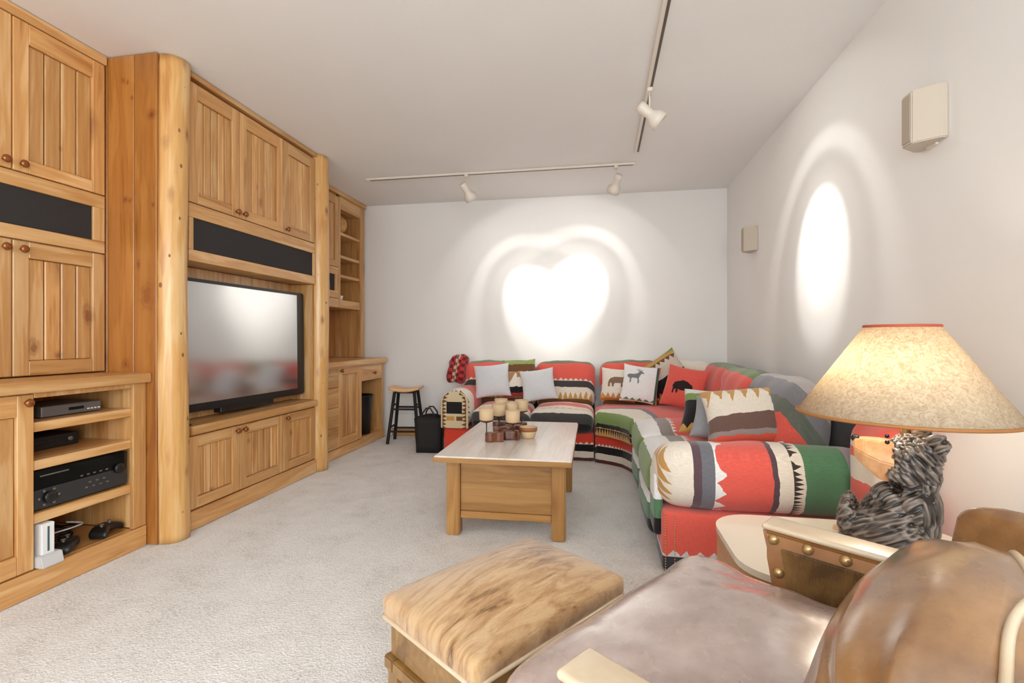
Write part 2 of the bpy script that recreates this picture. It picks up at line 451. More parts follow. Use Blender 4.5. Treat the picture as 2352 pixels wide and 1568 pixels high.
LEATHER = leather('saddle_leather', srgb(116, 78, 44), srgb(166, 124, 80), 0.25)
LEATHER_SEAT = leather('worn_seat_leather', srgb(158, 136, 128), srgb(196, 178, 172), 0.25)
LEATHER_EDGE = leather('leather_trim', srgb(140, 92, 48), srgb(180, 128, 76), 0.38)
PIPING_AND_SHEEN = leather('pale_piping_and_sheen', srgb(196, 172, 140), srgb(222, 204, 176), 0.4)


def hide_mat(name, c0, c1, c2, spots=True, sc=(5, 26, 5)):
    m, nt, b = new_mat(name)
    tc = N(nt, 'ShaderNodeTexCoord')
    mp = N(nt, 'ShaderNodeMapping'); mp.inputs['Scale'].default_value = sc; mp.inputs['Rotation'].default_value = (0, 0, 0.5); L(nt, tc.outputs['Object'], mp.inputs['Vector'])
    n = N(nt, 'ShaderNodeTexNoise'); n.inputs['Scale'].default_value = 1.0; n.inputs['Detail'].default_value = 6; n.inputs['Distortion'].default_value = 0.8; L(nt, mp.outputs[0], n.inputs['Vector'])
    mp2 = N(nt, 'ShaderNodeMapping'); mp2.inputs['Scale'].default_value = (60, 420, 60); mp2.inputs['Rotation'].default_value = (0, 0, 0.5); L(nt, tc.outputs['Object'], mp2.inputs['Vector'])
    hair = N(nt, 'ShaderNodeTexNoise'); hair.inputs['Scale'].default_value = 1.0; hair.inputs['Detail'].default_value = 3; L(nt, mp2.outputs[0], hair.inputs['Vector'])
    n2 = N(nt, 'ShaderNodeTexNoise'); n2.inputs['Scale'].default_value = 4.0; n2.inputs['Detail'].default_value = 3; L(nt, tc.outputs['Object'], n2.inputs['Vector'])
    f = math_n(nt, 'ADD', math_n(nt, 'MULTIPLY', n.outputs[0], 0.62), math_n(nt, 'ADD', math_n(nt, 'MULTIPLY', n2.outputs[0], 0.28), math_n(nt, 'MULTIPLY', hair.outputs[0], 0.18)))
    c = ramp(nt, [(0.40, c0), (0.48, c1), (0.62, c2)]); L(nt, f, c.inputs[0])
    L(nt, c.outputs[0], b.inputs['Base Color'])
    b.inputs['Roughness'].default_value = 0.75; b.inputs['Specular IOR Level'].default_value = 0.3
    b.inputs['Sheen Weight'].default_value = 0.5; b.inputs['Sheen Roughness'].default_value = 0.4
    bump_to(nt, b, hair.outputs[0], 0.5, 0.006)
    return m


HIDE = hide_mat('brindle_cowhide', srgb(112, 80, 50), srgb(168, 128, 84), srgb(198, 164, 122), sc=(9, 44, 9))
HIDE_ARM = hide_mat('brown_hide', srgb(84, 58, 26), srgb(112, 80, 40), srgb(132, 98, 54), sc=(9, 9, 9))

# ------------------------------------------------------------------ room shell
X0, X1, YB, YR, HC = -2.98, 1.28, 5.30, -2.40, 2.63


def shell(name, lo, hi, m):
    o = box(name, lo, hi, m, None, 0.0); prop(o, kind='structure'); return o


shell('floor', (X0 - 0.12, YR - 0.12, -0.12), (X1 + 0.12, YB + 0.12, 0.0), carpet_mat())
shell('ceiling', (X0 - 0.12, YR - 0.12, HC), (X1 + 0.12, YB + 0.12, HC + 0.12), CEIL)
shell('wall_left', (X0 - 0.12, YR - 0.12, 0), (X0, YB + 0.12, HC), WALL)
shell('wall_right', (X1, YR - 0.12, 0), (X1 + 0.12, YB + 0.12, HC), WALL)
shell('wall_back', (X0, YB, 0), (X1, YB + 0.12, HC), WALL)
shell('wall_rear', (X0, YR - 0.12, 0), (X1, YR, HC), WALL)
prop(box('baseboard_back', (-2.33, YB - 0.016, 0.0), (X1 - 0.017, YB, 0.085), PINE[0], None, 0.003), kind='structure')
prop(box('baseboard_right', (X1 - 0.016, -1.2, 0.0), (X1, YB - 0.017, 0.085), PINE[1], None, 0.003), kind='structure')


# ------------------------------------------------------------------ built-in cabinets
def knob_mesh():
    bm = lathe_bm([(0.007, 0), (0.007, 0.012), (0.016, 0.016), (0.0185, 0.022), (0.015, 0.029), (0.006, 0.032)], 14)
    bmesh.ops.rotate(bm, verts=bm.verts[:], cent=(0, 0, 0), matrix=Matrix.Rotation(PI / 2, 3, 'Y'))
    return mesh_of(bm, KNOB, True)


KNOB_ME = knob_mesh()


def door(parent, X, y0, y1, z0, z1, stile=0.062, top=0.085, bot=0.065, n=4, knob=None, name='door', th=0.022):
    """Framed door facing +X (its back at X), with V-jointed boards and a knob as sub-parts."""
    yc, zc = (y0 + y1) / 2, (z0 + z1) / 2; hy, hz = (y1 - y0) / 2, (z1 - z0) / 2
    bm = bmesh.new()
    addbox(bm, 0, th, -hy, -hy + stile, -hz, hz, 0); addbox(bm, 0, th, hy - stile, hy, -hz, hz, 0)
    addbox(bm, 0, th, -hy + stile + 0.0006, hy - stile - 0.0006, -hz, -hz + bot, 1); addbox(bm, 0, th, -hy + stile + 0.0006, hy - stile - 0.0006, hz - top, hz, 1)
    bevel(bm, 0.0025)
    d = obj(name, bm, [PINE[2], PINE[1]], parent, (X, yc, zc))
    w = (2 * hy - 2 * stile) / n
    for i in range(n):
        a = -hy + stile + i * w
        link('plank', box_mesh(0.010, w - 0.0045, 2 * hz - top - bot - 0.002, PINE[2], 0.0042), d, (0.005, a + w / 2, (bot - top) / 2))
    if knob: link('knob', KNOB_ME, d, (th, knob[0] - yc, knob[1] - zc))
    return d


def grille(parent, X, y0, y1, z0, z1, b0, b1, c0, c1):
    """wooden panel with a black speaker cloth in it"""
    yc, zc = (y0 + y1) / 2, (z0 + z1) / 2
    bm = bmesh.new(); th = 0.022
    addbox(bm, 0, th, y0 - yc, y1 - yc, z0 - zc, c0 - zc, 0); addbox(bm, 0, th, y0 - yc, y1 - yc, c1 - zc, z1 - zc, 0)
    addbox(bm, 0, th, y0 - yc, b0 - yc, c0 - zc + 0.0005, c1 - zc - 0.0005, 1); addbox(bm, 0, th, b1 - yc, y1 - yc, c0 - zc + 0.0005, c1 - zc - 0.0005, 1)
    bevel(bm, 0.002)
    p = obj('speaker_panel', bm, [PINE[1], PINE[2]], parent, (X, yc, zc))
    box('speaker_cloth', (0.004, b0 - yc + 0.001, c0 - zc + 0.001), (0.012, b1 - yc - 0.001, c1 - zc - 0.001), SPEAKER, p, 0.001)['label'] = 'black speaker cloth'
    return p


XW = X0 + 0.003
# --- left unit, upper
A = thing('wall_cabinet', 'tall honey pine wall cabinet with board doors and black speaker grille above the electronics counter', 'cabinet', (0, 0, 0))
YA0, YA1 = 0.30, 2.243
box('carcass', (XW, YA0, 0.924), (-2.654, YA1, HC - 0.004), PINE[2], A)
for (a, b_, kb) in ((0.53, 0.953, 0), (0.957, 1.38, 0), (1.385, 1.806, 1), (1.812, 2.235, 0)):
    door(A, -2.652, a, b_, 1.874, 2.574, 0.064, 0.095, 0.062, 4, ((b_ - 0.032) if kb else (a + 0.032), 1.908))
    door(A, -2.652, a, b_, 0.928, 1.553, 0.064, 0.075, 0.068, 4, ((b_ - 0.032) if kb else (a + 0.032), 1.515))
grille(A, -2.652, 1.0, 2.235, 1.560, 1.868, 1.08, 2.174, 1.622, 1.800)
box('crown', (-2.654, YA0, 2.578), (-2.624, YA1, HC - 0.004), PINE[1], A)
# --- left unit, base
B = thing('electronics_cabinet', 'low pine base cabinet with open shelves holding electronics, left of the first log post', 'cabinet', (0, 0, 0))
YB0, YB1 = 0.30, 2.243
box('side_panel', (XW, 1.692, 0.112), (-2.404, 1.710, 0.868), PINE[2], B)
box('side_panel', (XW, 2.182, 0.112), (-2.404, 2.243, 0.868), PINE[2], B)
box('back_panel', (XW, 1.711, 0.112), (XW + 0.012, 2.181, 0.868), PINE[2], B)
box('carcass', (XW, YB0, 0.112), (-2.404, 1.691, 0.868), PINE[2], B)
box('shelf', (XW, 1.711, 0.112 - 0.02), (-2.404, 2.181, 0.112), PINE[1], B)
for z0, z1 in ((0.302, 0.345), (0.533, 0.575), (0.698, 0.740)):
    box('shelf', (XW + 0.013, 1.724, z0), (-2.392, 2.170, z1), PINE[1], B)
box('toe_board', (-2.424, YB0, 0.002), (-2.374, YB1, 0.109), PINE[1], B)
for a, b_ in ((0.86, 1.284), (1.29, 1.716)):
    door(B, -2.402, a, b_, 0.115, 0.864, 0.062, 0.09, 0.08, 4, (b_ - 0.031, 0.83) if b_ > 1.5 else (a + 0.031, 0.83))
bm = bmesh.new(); addbox(bm, 0, 0.024, 2.170 - 2.2, 2.243 - 2.2, 0.112 - 0.5, 0.868 - 0.5); addbox(bm, 0, 0.022, 1.7175 - 2.2, 2.1695 - 2.2, 0.846 - 0.5, 0.868 - 0.5); bevel(bm, 0.002)
obj('face_frame', bm, PINE[2], B, (-2.402, 2.2, 0.5))
box('worktop', (XW, YB0, 0.8705), (-2.345, 2.245, 0.9205), PINE[1], prop(thing('worktop', 'thick pine worktop lying on the electronics cabinet', 'worktop')), 0.004, 2)

# --- log posts
def log_post(x, y, r, label, seed, cut):
    t = thing('log_post', label, 'post', (x, y, 0), 0, 'peeled log posts of the cabinet wall')
    bm = bmesh.new(); n, m = 28, 60
    rings = []
    for j in range(m + 1):
        z = 0.002 + (HC - 0.006) * j / m
        cx, cy = 0.006 * math.sin(z * 2.1 + seed), 0.006 * math.cos(z * 1.6 + seed)
        ring = []
        for k in range(n):
            a = 2 * PI * k / n
            rr = r * (1 + 0.035 * noise.noise(Vector((math.cos(a) * 1.3 + seed, math.sin(a) * 1.3, z * 3.0))) + 0.02 * noise.noise(Vector((math.cos(a) * 4, math.sin(a) * 4 + seed, z * 9))))
            ring.append(bm.verts.new((max(cut, cx + rr * math.cos(a)), cy + rr * math.sin(a), z)))
        rings.append(ring)
    for p, q in zip(rings, rings[1:]):
        for k in range(n): bm.faces.new((p[k], p[(k + 1) % n], q[(k + 1) % n], q[k]))
    bm.faces.new(rings[0][::-1]); bm.faces.new(rings[-1])
    obj('log', bm, LOG, t, smooth=True)
    rnd = random.Random(seed)
    km = lathe_bm([(0.014, -0.01), (0.012, 0.003), (0.007, 0.006), (0.002, 0.004)], 10)
    bmesh.ops.rotate(km, verts=km.verts[:], cent=(0, 0, 0), matrix=Matrix.Rotation(PI / 2, 3, 'Y'))
    me = mesh_of(km, KNOTM, True)
    for i in range(12):
        a = rnd.uniform(-1.45, 0.9); z = 0.10 + i * 0.21 + rnd.uniform(-0.08, 0.08)
        o = link('knot', me, t, (0.006 * math.sin(z * 2.1 + seed) + r * 0.985 * math.cos(a), 0.006 * math.cos(z * 1.6 + seed) + r * 0.985 * math.sin(a), z), (0, 0, a))
        s = rnd.uniform(0.5, 1.0); o.scale = (0.35, s * 0.7, s * 1.2)
    return t


KNOTM = plain('knot_wood', srgb(140, 92, 54), 0.5)
log_post(-2.318, 2.341, 0.082, 'peeled pine log post with the flat side boards, nearer of the two', 1.3, -0.002)
log_post(-2.325, 3.792, 0.080, 'peeled pine log post between the television and the far shelves', 4.1, -0.011)

# --- middle unit
M = thing('media_cabinet', 'large pine media cabinet around the television, with doors above and below', 'cabinet', (0, 0, 0))
YM0, YM1 = 2.25, 3.703
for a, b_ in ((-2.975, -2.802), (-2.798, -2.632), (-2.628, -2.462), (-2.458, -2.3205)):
    box('side_board', (a, 2.2475, 0.004), (b_, 2.266, HC - 0.004), SHADED_PINE, M, 0.003)
box('end_panel', (XW, 3.716, 0.004), (-2.34, 3.732, HC - 0.004), PINE[2], M)
box('overhead_carcass', (XW, 2.268, 1.548), (-2.324, 3.703, 2.592), PINE[2], M)
box('crown', (XW, 2.442, 2.596), (-2.288, 3.703, HC - 0.004), PINE[1], M)
for a, b_, s in ((2.442, 2.840, 1), (2.845, 3.290, 0), (3.295, 3.700, 0)):
    door(M, -2.322, a, b_, 1.886, 2.576, 0.062, 0.085, 0.065, 5, ((b_ - 0.03) if s else (a + 0.03), 1.918))
    door(M, -2.322, a, b_, 0.118, 0.538, 0.062, 0.065, 0.062, 5, ((b_ - 0.03) if s else (a + 0.03), 0.508))
grille(M, -2.322, 2.440, 3.700, 1.548, 1.880, 2.472, 3.678, 1.614, 1.800)
box('base_carcass', (XW, 2.268, 0.004), (-2.324, 3.703, 0.546), PINE[2], M)
box('ledge', (XW, 2.442, 0.550), (-2.278, 3.706, 0.600), PINE[1], M, 0.004, 2)
box('toe_board', (-2.322, 2.442, 0.004), (-2.290, 3.706, 0.112), PINE[1], M)
for i in range(9):
    a = 2.285 + i * 0.157
    box('back_board', (-2.520, a, 0.602), (-2.505, a + 0.154, 1.546), PINE[2], M)
box('niche_side', (-2.504, 3.684, 0.602), (-2.318, 3.703, 1.546), PINE[2], M)

# --- television
TW, TH = 1.215, 0.815
T = thing('television', 'large flat black television tilted in the pine niche', 'television', (-2.395, 3.062, 0.655), math.radians(-2.2))
tilt = math.radians(-0.6)
bm = bmesh.new(); addbox(bm, -0.07, 0, -TW / 2, TW / 2, 0, TH); bevel(bm, 0.008, 2)
cab = obj('cabinet', bm, BLACK, T, rot=(0, tilt, 0))
bm = bmesh.new(); addbox(bm, 0, 0.0035, -TW / 2 + 0.022, TW / 2 - 0.095, 0.05, TH - 0.022); bevel(bm, 0.001)
obj('screen', bm, SCREEN, T, rot=(0, tilt, 0))
bm = lathe_bm([(0.004, 0), (0.004, 0.003)], 10); bmesh.ops.rotate(bm, verts=bm.verts[:], cent=(0, 0, 0), matrix=Matrix.Rotation(PI / 2, 3, 'Y'))
bmesh.ops.translate(bm, verts=bm.verts[:], vec=(0, -TW / 2 + 0.1, 0.025)); obj('power_light', bm, plain('red_dot', srgb(190, 60, 50), 0.4), T, rot=(0, tilt, 0))
box('stand', (-0.068, -0.25, -0.035), (-0.01, 0.25, 0.02), BLACK, T, 0.004)
box('network_adapter', (-2.375, 2.44, 0.601), (-2.315, 2.475, 0.612), BLACK, thing('media_stick', 'small black device lying on the pine ledge under the television', 'device'), 0.003)

# --- far unit, upper
C = thing('shelf_cabinet', 'tall pine cabinet with open shelves at the far corner behind the second log', 'bookshelf', (0, 0, 0))
box('side_panel', (XW, 3.735, 0.892), (-2.676, 3.755, HC - 0.004), PINE[2], C)
box('divider', (XW, 4.694, 1.424), (-2.652, 4.738, 2.575), PINE[2], C)
box('side_panel', (XW, 5.168, 0.892), (-2.652, 5.270, HC - 0.004), PINE[2], C)
box('door_carcass', (XW, 3.757, 1.424), (-2.676, 4.692, HC - 0.004), PINE[2], C)
box('top_rail', (XW, 4.739, 2.455), (-2.652, 5.167, HC - 0.004), PINE[1], C)
box('crown', (-2.651, 3.757, 2.585), (-2.632, 5.272, HC - 0.004), PINE[1], C)
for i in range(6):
    box('back_board', (XW, 4.740 + i * 0.0713, 1.51), (XW + 0.012, 4.740 + i * 0.0713 + 0.069, 2.454), SHADED_PINE, C)
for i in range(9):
    box('back_board', (XW, 3.757 + i * 0.1565, 0.893), (XW + 0.012, 3.757 + i * 0.1565 + 0.154, 1.422), SHADED_PINE, C)
for z in (2.187, 1.948, 1.745):
    box('shelf', (XW + 0.013, 4.7395, z), (-2.662, 5.1665, z + 0.03), PINE[1], C)
box('bottom_rail', (XW, 4.7395, 1.424), (-2.658, 5.1665, 1.508), PINE[1], C)
box('bottom_rail', (-2.675, 3.757, 1.424), (-2.652, 4.692, 1.515), PINE[1], C)
door(C, -2.674, 3.80, 4.240, 1.84, 2.565, 0.06, 0.08, 0.065, 4, None)
door(C, -2.674, 4.246, 4.690, 1.84, 2.565, 0.06, 0.08, 0.065, 4, None)
grille(C, -2.674, 3.80, 4.690, 1.520, 1.834, 3.86, 4.632, 1.592, 1.760)
# --- far unit, base
D = thing('drawer_cabinet', 'low pine base cabinet with drawers and a bin opening, next to the black stool', 'cabinet', (0, 0, 0))
box('carcass', (XW, 3.735, 0.004), (-2.404, 4.650, 0.838), PINE[2], D)
box('side_panel', (XW, 5.135, 0.004), (-2.380, 5.178, 0.838), PINE[2], D)
box('back_panel', (XW, 4.651, 0.092), (XW + 0.012, 5.134, 0.838), SHADED_PINE, D)
box('floor_panel', (XW + 0.013, 4.651, 0.07), (-2.384, 5.134, 0.090), PINE[1], D)
box('toe_board', (-2.402, 3.88, 0.002), (-2.372, 5.186, 0.086), PINE[1], D)
door(D, -2.402, 4.222, 4.636, 0.092, 0.834, 0.062, 0.07, 0.08, 3, (4.25, 0.80))
box('stile', (-2.403, 4.638, 0.092), (-2.380, 4.668, 0.836), PINE[2], D)
for z0, z1 in ((0.092, 0.282), (0.286, 0.466), (0.470, 0.650), (0.654, 0.834)):
    dr = box('drawer', (-2.402, 3.90, z0), (-2.378, 4.216, z1), PINE[1], D)
    link('knob', KNOB_ME, dr, (0.012, -0.1, 0.0))
dr = box('drawer', (-2.80, 4.672, 0.668), (-2.378, 5.130, 0.834), PINE[1], D)
link('knob', KNOB_ME, dr, (0.211, 0.03, -0.012))
wt = thing('worktop', 'pine worktop lying on the drawer cabinet by the stool', 'worktop')
box('slab', (XW, 3.735, 0.8405), (-2.345, 5.20, 0.8905), PINE[1], wt, 0.004, 2)
box('moulding', (-2.3768, 3.88, 0.826), (-2.356, 5.192, 0.840), PINE[1], wt, 0.004, 2)

# ------------------------------------------------------------------ electronics and small things on the shelves
s = thing('cable_box', 'slim grey cable box on the top electronics shelf', 'electronics', (-2.60, 1.945, 0.7405))
box('case', (-0.13, -0.135, 0.004), (0.13, 0.135, 0.052), GREY_METAL, s, 0.003)
box('display', (0.130, -0.02, 0.022), (0.1315, 0.05, 0.036), DISPLAY, s, 0.0005)
for i in range(4): box('button', (0.130, 0.065 + i * 0.017, 0.016), (0.1325, 0.076 + i * 0.017, 0.022), WHITE_PL, s, 0.0005)
for y in (-0.11, 0.11): box('foot', (0.08, y - 0.012, 0), (0.10, y + 0.012, 0.004), BLACK, s, 0.001)
s = thing('remote_receiver', 'small black box beside the grey cable box on the top shelf', 'electronics', (-2.58, 2.115, 0.7405))
box('case', (-0.04, -0.025, 0), (0.04, 0.025, 0.04), BLACK, s, 0.006, 2)
box('lens', (0.040, -0.015, 0.012), (0.0415, 0.015, 0.024), DISPLAY, s, 0.0005)
s = thing('disc_player', 'low black disc player at the back of the second electronics shelf', 'electronics', (-2.72, 1.90, 0.5755))
box('case', (-0.14, -0.16, 0.003), (0.14, 0.16, 0.062), BLACK_MATT, s, 0.003)
box('disc_tray', (0.1402, -0.08, 0.03), (0.143, 0.05, 0.044), BLACK, s, 0.001)
bm = lathe_bm([(0.012, 0), (0.012, 0.008), (0.009, 0.010)], 14); bmesh.ops.rotate(bm, verts=bm.verts[:], cent=(0, 0, 0), matrix=Matrix.Rotation(PI / 2, 3, 'Y'))
kme = mesh_of(bm, GREY_METAL, True)
link('dial', kme, s, (0.140, -0.125, 0.034)); link('dial', kme, s, (0.140, 0.115, 0.034))
for y in (-0.12, 0.12): box('foot', (0.08, y - 0.012, 0), (0.11, y + 0.012, 0.003), BLACK, s, 0.001)
s = thing('stereo_receiver', 'big black stereo receiver with dials on the third electronics shelf', 'electronics', (-2.575, 1.947, 0.3455))
box('case', (-0.17, -0.212, 0.010), (0.162, 0.212, 0.176), BLACK_MATT, s, 0.003)
box('front_panel', (0.162, -0.214, 0.010), (0.170, 0.214, 0.096), plain('anthracite_panel', srgb(48, 48, 50), 0.35), s, 0.002)
box('display', (0.162, -0.214, 0.098), (0.169, 0.214, 0.176), DISPLAY, s, 0.002)
bm = lathe_bm([(0.026, 0), (0.026, 0.012), (0.022, 0.018), (0.004, 0.018)], 20); bmesh.ops.rotate(bm, verts=bm.verts[:], cent=(0, 0, 0), matrix=Matrix.Rotation(PI / 2, 3, 'Y'))
dme = mesh_of(bm, BLACK, True)
link('dial', dme, s, (0.1702, -0.155, 0.055)); link('dial', dme, s, (0.1702, 0.165, 0.100))
for a in range(6):
    link('jack', kme, s, (0.1702, -0.155 + 0.04 * math.cos(a * PI / 3), 0.055 + 0.034 * math.sin(a * PI / 3))).scale = (0.5, 0.5, 0.5)
for i in range(7): box('button', (0.1700, 0.0 + i * 0.017, 0.045 + (i % 2) * 0.022), (0.174, 0.012 + i * 0.017, 0.051 + (i % 2) * 0.022), GREY_METAL, s, 0.0008)
for i in range(5): box('button', (0.1690, -0.02 + i * 0.03, 0.106), (0.172, -0.008 + i * 0.03, 0.112), GREY_METAL, s, 0.0008)
box('lettering_plate', (0.1690, -0.19, 0.150), (0.1700, -0.07, 0.156), GREY_METAL, s, 0.0004)
for y in (-0.17, 0.17): box('foot', (0.10, y - 0.02, 0), (0.14, y + 0.02, 0.010), BLACK, s, 0.002)
s = thing('game_console', 'upright white game console in a pale stand on the bottom electronics shelf', 'game console', (-2.43, 1.768, 0.1125))
box('case', (-0.10, -0.026, 0.03), (0.055, 0.026, 0.182), WHITE_PL, s, 0.003, 2)
box('disc_slot', (0.055, -0.004, 0.06), (0.0565, 0.004, 0.168), plain('slot_grey', srgb(70, 90, 100), 0.3), s, 0.0005)
bm = bmesh.new(); v = addbox(bm, -0.09, 0.085, -0.045, 0.045, 0.0, 0.05)
for k in (5, 6): v[k].co.x -= 0.012
bevel(bm, 0.004, 2); obj('stand', bm, GREY_PL, s)


def cable(name, label, pts, r, mat, group=None):
    P = [Vector(p) for p in pts]; out = []
    for i in range(len(P) - 1):
        p0, p1, p2, p3 = P[max(i - 1, 0)], P[i], P[i + 1], P[min(i + 2, len(P) - 1)]
        for k in range(8):
            t = k / 8; out.append(0.5 * ((2 * p1) + (p2 - p0) * t + (2 * p0 - 5 * p1 + 4 * p2 - p3) * t * t + (3 * p1 - p0 - 3 * p2 + p3) * t ** 3))
    out.append(P[-1])
    o = obj(name, tube_bm(out, r, 8), mat, smooth=True); prop(o, label, 'cable', group); return o


def coil(cx, cy, z, R, turns, seed):
    rn = random.Random(seed); return [(cx + R * rn.uniform(0.7, 1.15) * math.cos(k * 0.8), cy + R * 1.3 * rn.uniform(0.7, 1.15) * math.sin(k * 0.8), z + rn.uniform(0, 0.05)) for k in range(turns)]


cable('controller_cable', 'tangled black game cables heaped on the bottom electronics shelf', coil(-2.625, 1.95, 0.122, 0.075, 34, 3), 0.004, BLACK)
cable('grey_cable', 'pale grey cable curling over the black cables on the bottom shelf', [(-2.55, 1.83, 0.17), (-2.50, 1.88, 0.195), (-2.49, 1.96, 0.195), (-2.52, 2.03, 0.19), (-2.58, 2.0, 0.20)], 0.004, GREY_PL)


def game_pad(label, loc, rz, rx=0.0):
    t = thing('game_controller', label, 'game controller', loc, rz)
    me = soft_mesh((0.075, 0.038, 0.018), 0.016, BLACK, (7, 5, 2), deform=lambda p: Vector((p.x, p.y - 0.35 * abs(p.x) * (1 if p.y < 0 else 0.6), p.z - 0.6 * max(0, abs(p.x) - 0.045))))
    link('body', me, t, (0, 0, 0.035))
    sm = lathe_bm([(0.011, 0), (0.006, 0.004), (0.006, 0.010), (0.011, 0.013), (0.009, 0.016)], 12); me2 = mesh_of(sm, GREY_METAL, True)
    link('thumb_stick', me2, t, (-0.03, -0.014, 0.050)); link('thumb_stick', me2, t, (0.03, -0.014, 0.050))
    return t


game_pad('black game controller lying beside the white console stand', (-2.440, 1.905, 0.1125), -0.9)
game_pad('black game controller at the far end of the bottom electronics shelf', (-2.462, 2.080, 0.1125), 1.9)
s = thing('power_strip', 'black adapter block behind the cables on the bottom shelf', 'electronics', (-2.86, 1.98, 0.1125))
box('case', (-0.05, -0.13, 0), (0.05, 0.13, 0.06), BLACK_MATT, s, 0.006, 2); box('socket', (0.0502, -0.09, 0.02), (0.052, -0.05, 0.045), GREY_METAL, s, 0.001); box('socket', (0.0502, 0.02, 0.02), (0.052, 0.06, 0.045), GREY_METAL, s, 0.001)

# far shelves: basket, cups, box, bin
s = thing('wicker_basket', 'round straw basket lying on its side on the highest open shelf', 'basket', (-2.765, 4.85, 2.2175))
STRAW = wood('straw', 0, srgb(222, 176, 104), srgb(200, 148, 78), srgb(160, 108, 52), rough=0.7, knots=0.0)
bm = lathe_bm([(0.05, 0.0), (0.088, 0.02), (0.104, 0.06), (0.10, 0.11), (0.08, 0.145), (0.074, 0.142), (0.092, 0.105), (0.094, 0.06), (0.08, 0.03), (0.03, 0.02)], 28)
bmesh.ops.rotate(bm, verts=bm.verts[:], cent=(0, 0, 0), matrix=Matrix.Rotation(-1.2, 3, 'X')); bmesh.ops.translate(bm, verts=bm.verts[:], vec=(0, -0.06, 0.104 - 0.02 + 0.013))
bo = obj('body', bm, STRAW, s, smooth=True)
zz = min(v.co.z for v in bo.data.vertices); bo.location.z = -zz + 0.001
bm = bmesh.new()
for k in range(20):
    a = 2 * PI * k / 20; tube_bm([(0.077 * math.cos(a), 0.077 * math.sin(a), 0.145), (0.077 * math.cos(a + 0.32), 0.077 * math.sin(a + 0.32), 0.145)], 0.006, 6, bm)
bmesh.ops.rotate(bm, verts=bm.verts[:], cent=(0, 0, 0), matrix=Matrix.Rotation(-1.2, 3, 'X')); bmesh.ops.translate(bm, verts=bm.verts[:], vec=(0, -0.06, 0.104 - 0.02 + 0.013)); r = obj('rim', bm, STRAW, s, smooth=True); r.location.z = -zz + 0.001
for i, (y, h, lab) in enumerate(((4.79, 0.045, 'left of the two small white cups on the bottom open shelf'), (4.895, 0.055, 'right of the two small white cups on the bottom open shelf'))):
    c = thing('cup', lab, 'cup', (-2.76, y, 1.5085), 0, 'white cups on the low shelf')
    obj('bowl', lathe_bm([(0.024, 0), (0.036, 0.01), (0.044, h), (0.040, h), (0.032, 0.014), (0.004, 0.010)], 24), WHITE_CER, c, smooth=True)
    bm = tube_bm([(0.042, 0, h * 0.8), (0.062, 0, h * 0.75), (0.064, 0, h * 0.4), (0.038, 0, h * 0.3)], 0.004, 6); obj('handle', bm, WHITE_CER, c, rot=(0, 0, 1.9), smooth=True)
s = thing('radio', 'brown wooden radio box with rounded top on the far worktop', 'radio', (-2.74, 4.36, 0.8915))
arch = [(-0.15, 0), (0.15, 0), (0.15, 0.09)] + [(0.15 * math.cos(a), 0.09 + 0.06 * math.sin(a)) for a in [PI * k / 10 for k in range(1, 10)]] + [(-0.15, 0.09)]
bm = bmesh.new(); a_ = [bm.verts.new((-0.09, x, z)) for x, z in arch]; b2 = [bm.verts.new((0.09, x, z)) for x, z in arch]; bm.faces.new(a_); bm.faces.new(b2[::-1])
for i in range(len(arch)): j = (i + 1) % len(arch); bm.faces.new((a_[i], b2[i], b2[j], a_[j]))
obj('case', bm, DARK_W, s)
box('grille_cloth', (0.0902, -0.11, 0.03), (0.093, 0.03, 0.10), plain('tan_cloth', srgb(170, 120, 70), 0.8), s, 0.001)
link('dial', kme, s, (0.0902, 0.085, 0.075)).scale = (1.4, 1.4, 1.4); link('dial', kme, s, (0.0902, 0.085, 0.04))
s = thing('waste_bin', 'black waste bin standing in the opening of the drawer cabinet', 'bin', (-2.53, 4.905, 0.0905))
bm = lathe_bm([(0.115, 0), (0.135, 0.40), (0.137, 0.405), (0.128, 0.405), (0.110, 0.02), (0.01, 0.012)], 28); obj('body', bm, BLACK, s, smooth=True)
obj('rim', lathe_bm([(0.136, 0.395), (0.142, 0.400), (0.142, 0.412), (0.130, 0.412)], 28, caps=False), BLACK_MATT, s, smooth=True)

# ------------------------------------------------------------------ bar stool
s = thing('bar_stool', 'black legged bar stool with light wooden saddle seat by the back wall', 'stool', (-2.03, 4.985, 0), 0.12)
me = soft_mesh((0.165, 0.125, 0.016), 0.014, SEAT_W, (11, 7, 2), deform=lambda p: Vector((p.x, p.y, p.z + 0.030 * (p.x / 0.165) ** 2 - 0.010)))
link('seat', me, s, (0, 0, 0.565))
box('seat_block', (-0.11, -0.085, 0.527), (0.11, 0.085, 0.545), BLACK_MATT, s, 0.004)
tp = [(-0.105, -0.075), (0.105, -0.075), (0.105, 0.075), (-0.105, 0.075)]; ft = [(-0.165, -0.13), (0.165, -0.13), (0.165, 0.13), (-0.165, 0.13)]
at = lambda i, z: Vector((ft[i][0] + (tp[i][0] - ft[i][0]) * z / 0.54, ft[i][1] + (tp[i][1] - ft[i][1]) * z / 0.54, z))
for i in range(4):
    obj('leg', tube_bm([at(i, 0.001), at(i, 0.54)], 0.017, 10), BLACK_MATT, s, smooth=False)
for i, zs in ((0, (0.13, 0.36)), (1, (0.17, 0.40)), (2, (0.13, 0.36)), (3, (0.17, 0.40))):
    for z in zs: obj('rung', tube_bm([at(i, z), at((i + 1) % 4, z)], 0.010, 8), BLACK_MATT, s)

